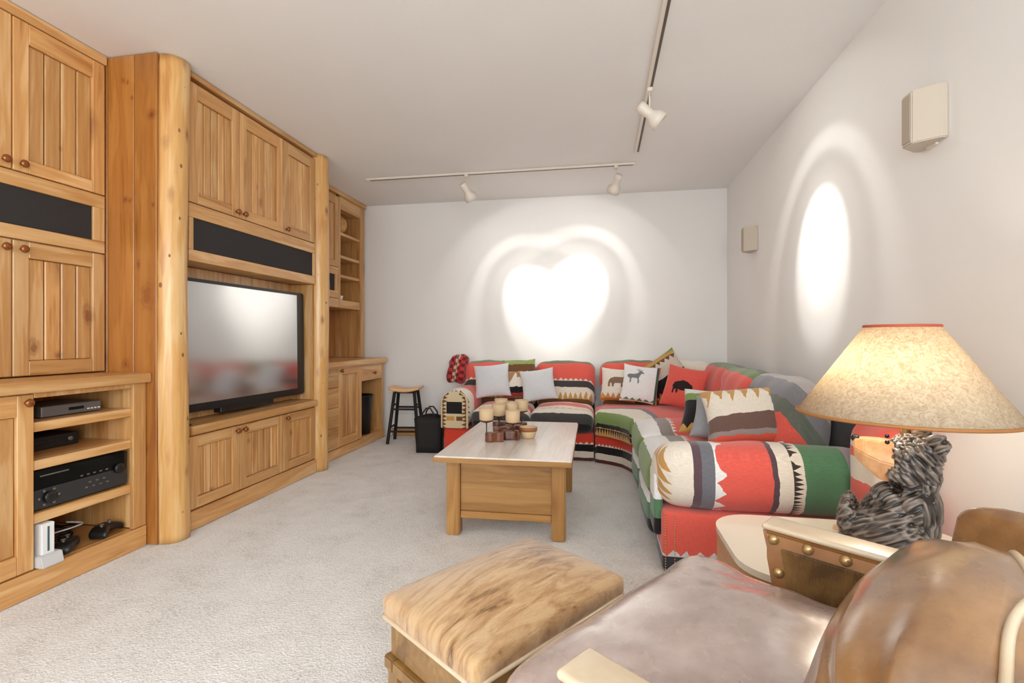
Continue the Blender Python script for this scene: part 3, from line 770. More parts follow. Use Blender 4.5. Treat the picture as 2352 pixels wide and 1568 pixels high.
# ------------------------------------------------------------------ tote bag
s = thing('tote_bag', 'black tote bag standing on the carpet between stool and sofa arm', 'bag', (-1.63, 4.60, 0.0), 0.08)
bm = bmesh.new(); v = addbox(bm, -0.115, 0.115, -0.075, 0.075, 0.002, 0.34)
for k in (4, 7): v[k].co.x -= 0.02
for k in (5, 6): v[k].co.x += 0.02
bm.faces.ensure_lookup_table(); bmesh.ops.delete(bm, geom=[f for f in bm.faces if f.normal.z > 0.5 or all(abs(q.co.z - 0.34) < 1e-5 for q in f.verts)], context='FACES_ONLY')
bmesh.ops.subdivide_edges(bm, edges=bm.edges[:], cuts=4, use_grid_fill=True)
for q in bm.verts: q.co += Vector((0, 0.010 * noise.noise(q.co * 9), 0.02 * math.cos(q.co.x * 14) * (q.co.z > 0.3)))
bag = obj('body', bm, plain('black_canvas', srgb(28, 27, 26), 0.8, bump=(300, 0.3, 0.002)), s, smooth=True)
bag.modifiers.new('thickness', 'SOLIDIFY').thickness = 0.004
for y in (-0.07, 0.07):
    pts = [(-0.06, y, 0.33), (-0.055, y, 0.38), (-0.02, y * 0.9, 0.43), (0.02, y * 0.9, 0.43), (0.055, y, 0.38), (0.06, y, 0.33)]
    obj('handle', tube_bm(pts, 0.008, 8), plain('bag_strap', srgb(36, 30, 28), 0.6), s, smooth=True)
for x in (-0.134, 0.134): box('edge_trim', (x - 0.004, -0.01, 0.02), (x + 0.004, 0.01, 0.33), plain('brown_trim', srgb(104, 56, 40), 0.5), s, 0.002)

# ------------------------------------------------------------------ coffee table
s = thing('coffee_table', 'oak coffee table with pale washed top and panelled apron on the carpet', 'coffee table', (-0.518, 3.135, 0), math.radians(0.8))
box('tabletop', (-0.370, -0.595, 0.437), (0.370, 0.595, 0.470), TABLE_TOP, s, 0.006, 2)
bm = bmesh.new()
addbox(bm, -0.372, 0.372, -0.597, -0.5955, 0.437, 0.463); addbox(bm, -0.372, 0.372, 0.5955, 0.597, 0.437, 0.463)
addbox(bm, -0.372, -0.3705, -0.597, 0.597, 0.437, 0.463); addbox(bm, 0.3705, 0.372, -0.597, 0.597, 0.437, 0.463)
obj('edge_band', bm, TABLE_W[0], s)
for x in (-1, 1):
    for y in (-1, 1):
        box('leg', (x * 0.295 - 0.0375, y * 0.44 - 0.0375, 0.001), (x * 0.295 + 0.0375, y * 0.44 + 0.0375, 0.436), TABLE_W[2], s, 0.006, 2)
for y in (-1, 1):
    box('end_panel', (-0.257, y * 0.44 - 0.012, 0.135), (0.257, y * 0.44 + 0.012, 0.436), TABLE_W[0], s, 0.002)
    box('lower_rail', (-0.257, y * 0.44 - 0.020, 0.095), (0.257, y * 0.44 + 0.020, 0.134), TABLE_W[0], s, 0.004)
for x in (-1, 1):
    box('side_panel', (x * 0.295 - 0.012, -0.402, 0.30), (x * 0.295 + 0.012, 0.402, 0.436), TABLE_W[1], s, 0.002)

# candle holders
FROST, nt, b = new_mat('frosted_cup_glass')
b.inputs['Base Color'].default_value = srgb(236, 208, 168); b.inputs['Roughness'].default_value = 0.45; b.inputs['Transmission Weight'].default_value = 0.25; b.inputs['IOR'].default_value = 1.3
STEM = plain('bronze_stem', srgb(88, 52, 34), 0.4, 0.5)
WAX = plain('cream_wax', srgb(240, 226, 198), 0.5)
cups = [  # cup x, y, foot height of cup; base block centre
    ((-0.690, 2.985, 0.592), (-0.632, 2.960), 0.10, 'front left candle holder, its cup beyond the end of its wooden block'),
    ((-0.530, 3.020, 0.578), (-0.545, 3.035), -0.15, 'front right candle holder with low amber cup, next to the glass bowl'),
    ((-0.655, 3.190, 0.590), (-0.625, 3.150), 0.3, 'candle holder behind the front left one on the coffee table'),
    ((-0.590, 3.290, 0.590), (-0.560, 3.235), -0.35, 'middle candle holder in the second row on the coffee table'),
    ((-0.530, 3.370, 0.600), (-0.545, 3.350), 0.2, 'candle holder at the right of the back row on the coffee table'),
    ((-0.680, 3.400, 0.600), (-0.670, 3.360), -0.1, 'candle holder at the left of the back row on the coffee table'),
]
for (cx, cy, cz), (bx, by), rz, lab in cups:
    t = thing('candle_holder', lab, 'candle holder', (bx, by, 0.4705), rz, 'candle holders on the coffee table')
    inv = Matrix.Rotation(-rz, 3, 'Z'); o = inv @ Vector((cx - bx, cy - by, 0)); z = cz - 0.4705
    me = soft_mesh((0.056, 0.026, 0.028), 0.006, DARK_W, (9, 3, 2), deform=lambda p: Vector((p.x, p.y + 0.010 * math.sin(p.x * 55), p.z)))
    link('block', me, t, (0, 0, 0.0285))
    ox = max(-0.050, min(0.050, o.x))
    obj('stem', tube_bm([(ox, 0.008 * math.sin(ox * 55), 0.04), (ox * 0.5 + o.x * 0.5, o.y * 0.6, z * 0.75), (o.x, o.y, z)], 0.0035, 8), STEM, t, smooth=True)
    obj('dish', lathe_bm([(0.004, -0.016), (0.02, -0.010), (0.044, -0.002), (0.044, 0.001), (0.004, 0.0)], 20), STEM, t, (o.x, o.y, z), smooth=True)
    obj('cup', lathe_bm([(0.036, 0.0015), (0.044, 0.008), (0.0465, 0.078), (0.0435, 0.078), (0.041, 0.010), (0.004, 0.006)], 24), FROST, t, (o.x, o.y, z), smooth=True)
    obj('candle', lathe_bm([(0.028, 0.0105), (0.028, 0.045), (0.004, 0.043)], 16), WAX, t, (o.x, o.y, z), smooth=True)
t = thing('votive_bowl', 'low amber glass bowl standing apart right of the candle holders', 'bowl', (-0.443, 3.10, 0.4705), 0)
obj('bowl', lathe_bm([(0.030, 0.0), (0.040, 0.004), (0.050, 0.035), (0.054, 0.072), (0.051, 0.072), (0.046, 0.036), (0.034, 0.010), (0.004, 0.008)], 26), FROST, t, smooth=True)
obj('wooden_cuff', lathe_bm([(0.0515, 0.045), (0.056, 0.046), (0.0575, 0.070), (0.0545, 0.071)], 26, caps=False), plain('cuff_wood', srgb(150, 96, 54), 0.5), t, smooth=True)
obj('candle', lathe_bm([(0.026, 0.0105), (0.026, 0.028), (0.004, 0.026)], 16), WAX, t, smooth=True)

# ------------------------------------------------------------------ sectional sofa
BASEF = fabric('sofa_base_cloth', [(0, WINE), (0.03, CREAM), (0.085, BLK), (0.150, CORAL_D), (0.26, BLK)], [(0.150, 0.022, 0.05, CREAM)], 0.006)
BASER = fabric('sofa_right_base_cloth', [(0, SLATE), (0.05, CREAM), (0.06, CORAL), (0.30, BLK)], [(0.05, 0.03, 0.05, PALEG)], 0.006)
ARMSIDE = fabric('arm_panel_cloth', [(0, srgb(58, 58, 68)), (0.070, CORAL), (0.5, CORAL)], [(0.072, 0.030, 0.06, PALEG)], 0.006)
SEAT_A = fabric('seat_cloth_left', [(0, BLK), (0.09, CHAR), (0.20, CREAM), (0.36, CORAL), (0.52, CREAM), (0.7, CHAR)], [(0.27, 0.03, 0.06, srgb(206, 190, 176))])
SEAT_W_ = fabric('seat_cloth_wedge', [(0, TAN), (0.072, BLK), (0.105, GREEN), (0.235, CREAM), (0.40, SLATE), (0.45, CORAL), (0.9, CHAR)], [(0.065, -0.05, 0.05, BLK)])
SEAT_R = fabric('seat_cloth_right', [(0, BLK), (0.06, GREEN), (0.215, WHITE_F), (0.355, srgb(140, 130, 124)), (0.44, CORAL), (0.9, CHAR)], [(0.44, 0.03, 0.05, CREAM)])
FOOT_R = fabric('footrest_cloth', [(0, BLK), (0.08, GREEN_D), (0.17, WHITE_F), (0.5, WHITE_F)])
BACK_A = fabric('back_cloth', [(0, BLK), (0.05, BROWN), (0.09, CREAM), (0.205, CHAR), (0.27, CORAL), (0.475, srgb(110, 126, 100)), (0.56, CREAM)], [(0.09, 0.07, 0.05, TAN), (0.27, 0.025, 0.05, CREAM)])
BACK_RW = fabric('back_cloth_wing', [(0, CHAR), (0.1, CORAL), (0.36, CREAM), (0.45, CORAL), (0.49, CREAM), (0.54, CORAL), (0.7, CORAL)])
BACK_R = fabric('back_cloth_right', [(0, BLK), (0.03, CHAR), (0.10, CORAL), (0.455, srgb(118, 138, 96)), (0.56, srgb(92, 104, 84)), (0.62, CHAR)], [(0.10, 0.07, 0.09, WHITE_F)], 0.02)
BACK_RN = fabric('back_cloth_near', [(0, CHAR), (0.10, CORAL), (0.20, CORAL), (0.30, srgb(104, 112, 102)), (0.38, srgb(128, 128, 134)), (0.50, srgb(176, 168, 166)), (0.6, srgb(176, 168, 166))], [(0.10, 0.08, 0.10, WHITE_F)], 0.03)
ARM_R = fabric('arm_roll_cloth', [(0, CREAM), (0.165, srgb(96, 76, 84)), (0.205, SLATE), (0.262, CORAL), (0.505, srgb(92, 72, 78)), (0.53, CREAM), (0.635, GREEN_D), (0.82, MAUVE), (0.93, CREAM), (1.05, CORAL)], [(0.262, 0.05, 0.085, WHITE_F), (0.012, 0.06, 0.055, TAN), (0.59, 0.04, 0.02, srgb(64, 56, 52))], 0.010)
ARM_L = fabric('arm_roll_left', [(0, TAN), (0.03, CREAM), (0.20, CORAL), (0.5, CHAR)], [(0.03, 0.05, 0.05, BROWN)])
ARM_FRONT = fabric('arm_front_cloth', [(-0.2, srgb(214, 196, 160)), (0.5, TAN)], [(-0.115, 0.045, 0.035, BROWN), (0.115, -0.045, 0.035, BROWN)], 0.0, print_box=[(-0.075, 0.075, -0.035, 0.075, BLK), (-0.075, -0.0, -0.10, -0.06, TAN), (0.02, 0.08, -0.10, -0.06, BROWN)])
DARK_CLOTH = fabric('sofa_frame_cloth', [(0, CHAR), (0.5, CHAR)])  # even charcoal cloth of the sofa back frames
CREAM_CLOTH = fabric('corner_cloth', [(0, CREAM), (0.5, srgb(234, 214, 190))])
NAIL = plain('brass_nail', srgb(206, 176, 120), 0.3, 0.8)


def sofa_section(label, loc, rotz, seats, backs, width_lo, width_hi, base_mat, seat_mat, back_mats, seat_z, crown, depth=0.83, name='sofa_section'):
    """local frame: front at -y = 0 .. back at +depth, x along the width"""
    t = thing(name, label, 'sofa', loc, rotz, 'sections of the sectional sofa')
    hz = 0.125
    me = soft_mesh(((width_hi - width_lo) / 2, (depth - 0.06) / 2, hz), 0.02, base_mat, (9, 5, 3), uvf=lambda p: (p.z + hz, p.x))
    link('base', me, t, ((width_lo + width_hi) / 2, 0.04 + (depth - 0.06) / 2, hz + 0.002))
    for (a, b_) in seats:
        hx = (b_ - a) / 2 - 0.003; hy = 0.30; hh = (seat_z - 0.252) / 2
        me = soft_mesh((hx, hy, hh), 0.075, seat_mat, (9, 9, 4), (0, 0.02, crown), uvf=lambda p: (p.z + hh + p.y + hy, p.x), wrinkle=0.006, wscale=7)
        link('seat_cushion', me, t, ((a + b_) / 2, -0.005 + hy, 0.252 + hh))
    for i, (a, b_) in enumerate(backs):
        hx = (b_ - a) / 2 - 0.004; hh = 0.235; hy = 0.115
        me = soft_mesh((hx, hy, hh), 0.085, back_mats[i % len(back_mats)], (11, 5, 9), (0.01, 0.035, 0.015), uvf=lambda p: (p.z + hh + p.y + hy, p.x), wrinkle=0.016, wscale=8)
        link('back_cushion', me, t, ((a + b_) / 2, 0.655, seat_z - 0.055 + hh), (math.radians(-9), 0, 0))
    me = soft_mesh(((width_hi - width_lo) / 2, 0.05, 0.27), 0.03, DARK_CLOTH, (9, 3, 5), uvf=lambda p: (p.z + 0.27, p.x))
    link('back_frame', me, t, ((width_lo + width_hi) / 2, depth - 0.035, 0.254 + 0.27))
    return t


# back wall section: origin at its front left corner on the floor
S1 = sofa_section('sofa section along the back wall with the rounded left arm', (-1.46, 4.43, 0), 0, [(0.275, 0.83), (0.83, 1.415)], [(0.06, 0.815), (0.82, 1.418)], 0.262, 1.415, BASEF, SEAT_A, [BACK_A], 0.445, 0.045)
prof = lambda p: Vector((p.x, p.y, p.z))
me = soft_mesh((0.135, 0.36, 0.185), 0.125, ARM_L, (5, 13, 5), (0, 0, 0.0), uvf=lambda p: (p.y + 0.36, p.x * 1.2 + p.z), wrinkle=0.006)
link('arm', me, S1, (0.135, 0.355, 0.44))
me = soft_mesh((0.132, 0.012, 0.172), 0.0115, ARM_FRONT, (9, 2, 9), uvf=lambda p: (p.x, p.z), deform=lambda p: Vector((p.x * (1.0 if p.z < 0.06 else max(0.05, 1 - (max(0, p.z - 0.06) / 0.113) ** 2.6) ** 0.5), p.y, p.z)))
link('arm_front', me, S1, (0.135, -0.012, 0.44))
me = soft_mesh((0.115, 0.32, 0.13), 0.02, fabric('left_arm_base_cloth', [(0, WINE), (0.03, CREAM), (0.05, CORAL_D), (0.5, CORAL)]), (5, 7, 3), uvf=lambda p: (p.z + 0.13, p.x + p.y))
link('arm_base', me, S1, (0.135, 0.34, 0.134))

# right wall section, facing the cabinets: local +x runs towards the camera (-Y), front faces -X
S2 = sofa_section('sofa section along the right wall with the striped roll arm near the armchair', (0.265, 4.045, 0), -PI / 2, [(0.0, 0.685), (0.69, 1.385)], [(0.03, 0.70), (0.705, 1.42)], 0.0, 1.385, BASER, SEAT_R, [BACK_R, BACK_RN], 0.465, 0.055, 0.99, 'sofa_section')
S2['label'] = 'sofa section along the right wall with striped roll arm beside the bear lamp'
for o in S2.children:
    if o.name.startswith('back_cushion'): o.location.y += 0.09
AX = 1.515
me = soft_mesh((0.125, 0.455, 0.14), 0.02, ARMSIDE, (5, 11, 5), uvf=lambda p: (p.z + 0.14, p.y))
link('arm_base', me, S2, (AX, 0.485, 0.146))
me = soft_mesh((0.15, 0.495, 0.15), 0.118, ARM_R, (7, 27, 7), (0.012, 0.0, 0.01), uvf=lambda p: (p.y + 0.495, p.x + p.z), wrinkle=0.010, wscale=6)
link('arm', me, S2, (AX, 0.492, 0.440))
me = soft_mesh((0.16, 0.085, 0.30), 0.07, BACK_RW, (7, 5, 9), (0.0, 0.01, 0.0), uvf=lambda p: (p.z + 0.30, p.x), wrinkle=0.012)
link('back_wing', me, S2, (1.80, 0.895, 0.45))
me = soft_mesh((0.10, 0.022, 0.15), 0.02, FOOT_R, (7, 2, 7), uvf=lambda p: (p.z + 0.15, p.x))
link('arm_front', me, S2, (AX - 0.03, 0.018, 0.30))
for a, b_ in ((0.02, 0.665), (0.71, 1.36)):
    hx = (b_ - a) / 2
    me = soft_mesh((hx, 0.05, 0.11), 0.045, FOOT_R, (9, 3, 5), (0, 0.02, 0), uvf=lambda p: (p.z + 0.11, p.x), wrinkle=0.004)
    link('footrest', me, S2, (a + hx, 0.045, 0.17))
nm = bmesh.new(); bmesh.ops.create_icosphere(nm, subdivisions=1, radius=0.0042); nme = mesh_of(nm, NAIL, True)
for k in range(22):
    z = 0.018 + k * 0.0122
    link('nail', nme, S2, (AX + 0.1262, 0.085, z)); link('nail', nme, S2, (AX + 0.1262, 0.043, z))

# wedge in the corner
S3 = thing('sofa_section', 'curved corner wedge of the sectional sofa between its two straight sections', 'sofa', (0, 0, 0), 0, 'sections of the sectional sofa')
FA, FB = Vector((-0.035, 4.425)), Vector((0.265, 4.055))
def wedge_pt(s, t, zin=0.0, ins=0.0):
    f = FA.lerp(FB, s) + Vector((0.05, 0.05)) * math.sin(PI * s) * 0.8
    E_, D_, C_ = Vector((-0.035, 5.22)), Vector((1.24, 5.22)), Vector((1.24, 4.055))
    bk = E_.lerp(D_, s * 2) if s < 0.5 else D_.lerp(C_, s * 2 - 1)
    return f.lerp(bk, t)
def wedge_solid(name, t0, t1, z0, z1, r, mat, crown, uvf, wr=0.0):
    def df(p):
        s_ = (p.x + 0.5); tt = t0 + (t1 - t0) * (p.y + 0.5)
        q = wedge_pt(min(max(s_, 0.004), 0.996), tt); return Vector((q.x, q.y, p.z))
    hz = (z1 - z0) / 2
    # build in a normalised box, soften in metres by hand
    bm = bmesh.new(); ns, nt_ = 18, 14
    prof = [(0.0, z0)] + [(r * (1 - math.cos(a)), z1 - r + r * math.sin(a)) for a in [PI / 2 * k / 6 for k in range(7)]]
    rows = []
    ts = [(d, z) for d, z in prof]
    for k in range(1, nt_ + 1): ts.append((r + (1 - r) * k / nt_, z1))
    uv = bm.loops.layers.uv.new('UVMap'); ref = {}
    for d, z in ts:
        row = []
        for i in range(ns + 1):
            s_ = i / ns; q = wedge_pt(s_, t0 + (t1 - t0) * d)
            edge = min(s_, 1 - s_) * 0.9
            rz = 0 if edge > 0.05 else 0.03 * (1 - edge / 0.05) ** 2
            zz = z + crown * (1 - (2 * s_ - 1) ** 2) * max(0, 1 - (2 * d - 1) ** 2) - (rz if z > z0 else 0)
            v = bm.verts.new((q.x, q.y, zz)); ref[v] = (uvf(d, z), s_ * 0.8); row.append(v)
        rows.append(row)
    for a, b_ in zip(rows, rows[1:]):
        for i in range(ns): bm.faces.new((a[i], a[i + 1], b_[i + 1], b_[i]))
    bm.faces.new([r_[0] for r_ in rows]); bm.faces.new([r_[-1] for r_ in rows][::-1])
    bm.faces.new(rows[0][::-1] + rows[-1])if False else None
    for f in bm.faces:
        for l in f.loops: l[uv].uv = ref[l.vert]
    return obj(name, bm, mat, S3, smooth=True)


wedge_solid('base', 0.03, 0.98, 0.002, 0.25, 0.01, BASEF, 0.0, lambda d, z: z)
wedge_solid('seat_cushion', -0.02, 0.70, 0.252, 0.455, 0.075, SEAT_W_, 0.03, lambda d, z: (z - 0.252) + d * 0.72)
for (hx, loc, rz, mt) in ((0.275, (0.298, 5.085, 0.635), 0.0, BACK_A), (0.44, (1.075, 4.55, 0.64), -PI / 2, BACK_R)):
    me = soft_mesh((hx, 0.115, 0.235), 0.085, mt, (11, 5, 9), (0.01, 0.035, 0.015), uvf=lambda p: (p.z + 0.235 + p.y + 0.115, p.x), wrinkle=0.02, wscale=8)
    link('back_cushion', me, S3, loc, (math.radians(-9), 0, rz))
me = soft_mesh((0.24, 0.10, 0.22), 0.08, CREAM_CLOTH, (7, 5, 7), (0.0, 0.02, 0.01), uvf=lambda p: (p.z + 0.2, p.x), wrinkle=0.012)
link('back_cushion', me, S3, (0.86, 5.02, 0.66), (math.radians(-6), 0, -PI / 4))

# ------------------------------------------------------------------ pillows
def pillow_surface(u, v, hx, hy, th):
    e = max(0.0, (1 - u * u) * (1 - v * v))
    x = hx * u * (1 - 0.085 * (1 - v * v)); y = hy * v * (1 - 0.085 * (1 - u * u))
    return x, y, th * e ** 0.42


def pillow(label, loc, size, mat, lean=70, yaw=0.0, roll=0.0, th=0.065, seed=1, prints=None, group='throw pillows on the sectional sofa', pmat=None):
    """stands on its lower edge at loc, face towards local -y before yaw"""
    hx, hy = size[0] / 2, size[1] / 2
    t = thing('throw_pillow', label, 'pillow', loc, yaw, group)
    n = 18; bm = bmesh.new(); uv = bm.loops.layers.uv.new('UVMap')
    cs = [math.sin(PI / 2 * (-1 + 2 * i / n)) for i in range(n + 1)]
    top, bot, ref = {}, {}, {}
    for i, u in enumerate(cs):
        for j, v in enumerate(cs):
            x, y, z = pillow_surface(u, v, hx, hy, th)
            z *= 1 + 0.18 * noise.noise(Vector((x * 9 + seed, y * 9, 1.0)))
            w = 0.006 * noise.noise(Vector((x * 22 + seed, y * 22, 3.0))) * (1 - u * u) * (1 - v * v)
            a = bm.verts.new((x, y, z + w)); top[i, j] = a; ref[a] = (y + hy, x)
            if 0 < i < n and 0 < j < n: b_ = bm.verts.new((x, y, -z * 0.8)); ref[b_] = (y + hy, x)
            else: b_ = a
            bot[i, j] = b_
    for i in range(n):
        for j in range(n):
            bm.faces.new((top[i, j], top[i + 1, j], top[i + 1, j + 1], top[i, j + 1]))
            q = [bot[i, j], bot[i, j + 1], bot[i + 1, j + 1], bot[i + 1, j]]
            if len(set(q)) == 4 and set(q) != {top[i, j], top[i + 1, j], top[i + 1, j + 1], top[i, j + 1]}: bm.faces.new(q)
    for f in bm.faces:
        for l in f.loops: l[uv].uv = ref[l.vert]
    R = Matrix.Rotation(math.radians(lean), 4, 'X') @ Matrix.Rotation(roll, 4, 'Z')
    me = mesh_of(bm, mat, True)
    me.transform(R)
    low = min(v.co.z for v in me.vertices)
    me.transform(Matrix.Translation((0, 0, -low)))
    link('cover', me, t)
    if prints:
        for nm_, poly, sc, ctr, col in prints:
            pm = bmesh.new(); cell = 0.006; P = [(ctr[0] + x * sc, ctr[1] + y * sc) for x, y in poly]
            xs = [p[0] for p in P]; ys = [p[1] for p in P]; cache = {}
            def inside(x, y):
                c = False
                for k in range(len(P)):
                    (xa, ya), (xb, yb) = P[k], P[k - 1]
                    if (ya > y) != (yb > y) and x < (xb - xa) * (y - ya) / (yb - ya) + xa: c = not c
                return c
            def vert(x, y):
                k = (round(x, 4), round(y, 4))
                if k not in cache:
                    uu, vv = x / hx, y / hy
                    for _ in range(4): uu = x / (hx * (1 - 0.085 * (1 - vv * vv))); vv = y / (hy * (1 - 0.085 * (1 - uu * uu)))
                    uu, vv = max(-1, min(1, uu)), max(-1, min(1, vv))
                    z = pillow_surface(uu, vv, hx, hy, th)[2] * (1 + 0.18 * noise.noise(Vector((x * 9 + seed, y * 9, 1.0))))
                    z += 0.006 * noise.noise(Vector((x * 22 + seed, y * 22, 3.0))) * (1 - uu * uu) * (1 - vv * vv)
                    cache[k] = pm.verts.new((x, y, z + 0.0025))
                return cache[k]
            x = min(xs)
            while x < max(xs):
                y = min(ys)
                while y < max(ys):
                    if inside(x + cell / 2, y + cell / 2):
                        pm.faces.new((vert(x, y), vert(x + cell, y), vert(x + cell, y + cell), vert(x, y + cell)))
                    y += cell
                x += cell
            m2 = mesh_of(pm, col, True)
            m2.transform(R); m2.transform(Matrix.Translation((0, 0, -low)))
            link(nm_, m2, t)
    return t


BEAR = [(-1, -.35), (-.95, .05), (-.75, .35), (-.35, .5), (.1, .48), (.4, .55), (.6, .5), (.66, .6), (.75, .5), (.95, .25), (1.05, .1), (.95, .0), (.7, -.02), (.58, -.15), (.6, -.6), (.4, -.62), (.38, -.2), (.1, -.22), (-.3, -.2), (-.38, -.62), (-.6, -.62), (-.6, -.25), (-.78, -.2), (-.8, -.62), (-1, -.62)]
BISON = [(-1, .0), (-.9, .35), (-.5, .55), (-.05, .72), (.35, .62), (.75, .4), (.95, .3), (1.02, .05), (.95, -.2), (.78, -.25), (.72, -.45), (.62, -.3), (.6, -.85), (.5, -.85), (.45, -.35), (.1, -.38), (-.35, -.3), (-.42, -.75), (-.52, -.75), (-.6, -.3), (-.75, -.35), (-.8, -.75), (-.9, -.75), (-.92, -.25)]
ELK = [(-1, .0), (-.8, .2), (-.2, .2), (.1, .3), (.25, .5), (.1, .75), (-.1, .7), (.12, .85), (.3, .62), (.42, .95), (.44, .62), (.62, .8), (.56, .55), (.8, .42), (.75, .32), (.5, .3), (.35, .0), (.3, -.2), (.32, -.8), (.22, -.8), (.15, -.25), (-.35, -.2), (-.5, -.3), (-.55, -.8), (-.65, -.8), (-.68, -.3), (-.85, -.2)]
P_PALE = fabric('pale_grey_linen', [(0, PALEG), (0.6, PALEG)])
P_MOOSE = fabric('woodland_cloth', [(0, srgb(160, 60, 50)), (0.05, BLK), (0.11, CREAM), (0.26, BROWN), (0.34, srgb(150, 166, 96)), (0.5, GREEN)], [(0.26, -0.10, 0.12, srgb(170, 130, 96))], 0.02)
P_BEAR = fabric('bear_cloth', [(0, srgb(190, 120, 60)), (0.03, CREAM), (0.5, CREAM)], [(0.03, 0.05, 0.05, TAN)])
P_ELK = fabric('elk_cloth', [(0, CREAM), (0.02, WHITE_F), (0.6, WHITE_F)], [(0.02, 0.02, 0.06, GREEN_D)], print_box=[(0, 1, 0.135, 0.155, srgb(70, 96, 84)), (0, 1, 0.155, 0.4, CORAL)])
P_DIAM = fabric('lodge_cloth', [(0, TAN), (0.06, CORAL_D), (0.09, BLK), (0.18, srgb(206, 196, 182)), (0.34, TAN), (0.37, GREEN), (0.5, GREEN)], [(0.09, -0.05, 0.06, BLK), (0.34, -0.04, 0.05, BROWN)], 0.012)
P_CORAL = fabric('coral_cloth', [(0, CORAL), (0.6, CORAL)])
P_FOREST = fabric('forest_cloth', [(0, TAN), (0.05, BLK), (0.215, GREEN), (0.265, srgb(206, 216, 206)), (0.6, PALEG)], [(0.06, -0.04, 0.05, BLK)])
P_GREY = fabric('grey_linen', [(0, srgb(150, 152, 156)), (0.6, srgb(150, 152, 156))])
P_STRIPE = fabric('cream_bark_cloth', [(0, srgb(216, 90, 70)), (0.035, srgb(150, 140, 136)), (0.06, srgb(112, 88, 80)), (0.15, CREAM), (0.6, CREAM)], [(0.36, -0.12, 0.062, TAN)], 0.014)
PR_BROWN = plain('print_brown', srgb(128, 104, 82), 0.9); PR_BLACK = plain('print_black', srgb(38, 24, 26), 0.9); PR_GREY = plain('print_grey', srgb(120, 124, 130), 0.9)

ZS = 0.49
pillow('plain pale grey pillow, left of the two, leaning on the back wall sofa', (-1.05, 4.80, 0.505), (0.36, 0.34), P_PALE, 72, 0.10, 0.10, seed=2)
pillow('green, brown and cream woodland pillow between two plain pale grey pillows', (-0.785, 4.885, 0.50), (0.33, 0.40), P_MOOSE, 74, 0.1, 0.05, seed=5)
pillow('plain pale grey pillow in front, right of the woodland pillow', (-0.575, 4.69, ZS), (0.33, 0.32), P_PALE, 66, 0.05, 0.16, seed=9)
pillow('cream pillow with a brown bear silhouette', (0.18, 4.86, ZS), (0.33, 0.33), P_BEAR, 72, 0.0, -0.06, seed=3, prints=[('bear_print', BEAR, 0.085, (-0.01, 0.02), PR_BROWN)])
pillow('white pillow with a grey elk silhouette and coral edge', (0.375, 4.70, ZS), (0.34, 0.36), P_ELK, 72, -0.1, -0.12, seed=4, prints=[('elk_print', ELK, 0.085, (-0.04, 0.06), PR_GREY)])
pillow('lodge pattern pillow standing on its corner behind the elk and bison pillows', (0.625, 4.86, ZS - 0.01), (0.40, 0.40), P_DIAM, 76, -0.25, 0.62, seed=6)
pillow('coral red pillow with a black bison silhouette', (0.735, 4.50, ZS - 0.02), (0.36, 0.38), P_CORAL, 70, -0.42, -0.16, seed=7, prints=[('bison_print', BISON, 0.085, (0.0, -0.01), PR_BLACK)])
pillow('black and green forest pillow at the back of the right sofa group', (0.690, 3.16, 0.52), (0.38, 0.32), P_FOREST, 50, -0.25, -0.05, seed=8)
pillow('plain grey pillow squeezed behind the cream bark pillow', (0.695, 2.99, 0.52), (0.32, 0.28), P_GREY, 50, -0.25, -0.1, seed=10)
pillow('large cream pillow with brown bark stripes leaning in front of the grey pillow', (0.835, 2.83, 0.525), (0.55, 0.37), P_STRIPE, 46, -0.20, 0.13, th=0.10, seed=11)
# plaid throw over the left end of the sofa back
PLAID = fabric('plaid_cloth', [(0, srgb(196, 60, 60)), (0.08, srgb(216, 176, 150)), (0.12, srgb(196, 60, 60)), (0.5, srgb(150, 40, 46))], plaid=True)
o = link('plaid_throw', soft_mesh((0.085, 0.07, 0.15), 0.055, PLAID, (5, 5, 9), (0.012, 0.012, 0), uvf=lambda p: (p.x + 0.1, p.z), wrinkle=0.03, wscale=12), None, (-1.475, 5.03, 0.785), (0.0, 0.22, 0))
prop(o, 'red and black plaid throw folded over the left end of the sofa back', 'blanket')

# ------------------------------------------------------------------ leather armchair (front towards -y of its own frame)
CH_A = math.radians(-126)
CH = thing('armchair', 'worn tan leather armchair with nailhead arms in the near corner', 'armchair', (0.20, 1.07, 0), CH_A)
me = soft_mesh((0.36, 0.30, 0.105), 0.075, LEATHER_SEAT, (29, 27, 4), (0.0, 0.03, 0.045), wrinkle=0.008, wscale=6, fold=lambda p: (0.0035 * math.sin(46 * (p.x * 0.8 + p.y * 0.6) + 4 * noise.noise(p * 7)) * max(0, noise.noise(p * 5 + Vector((4, 0, 2))) * 2)),
               deform=lambda p: Vector((p.x * (1.12 if p.y < -0.17 else (1.0 + 0.12 * max(0, min(1, (-0.10 - p.y) / 0.07)))), p.y, p.z)))
link('seat_cushion', me, CH, (0, 0.085, 0.392))
me = soft_mesh((0.355, 0.30, 0.10), 0.02, LEATHER, (7, 7, 3)); link('base', me, CH, (0, 0.16, 0.185))
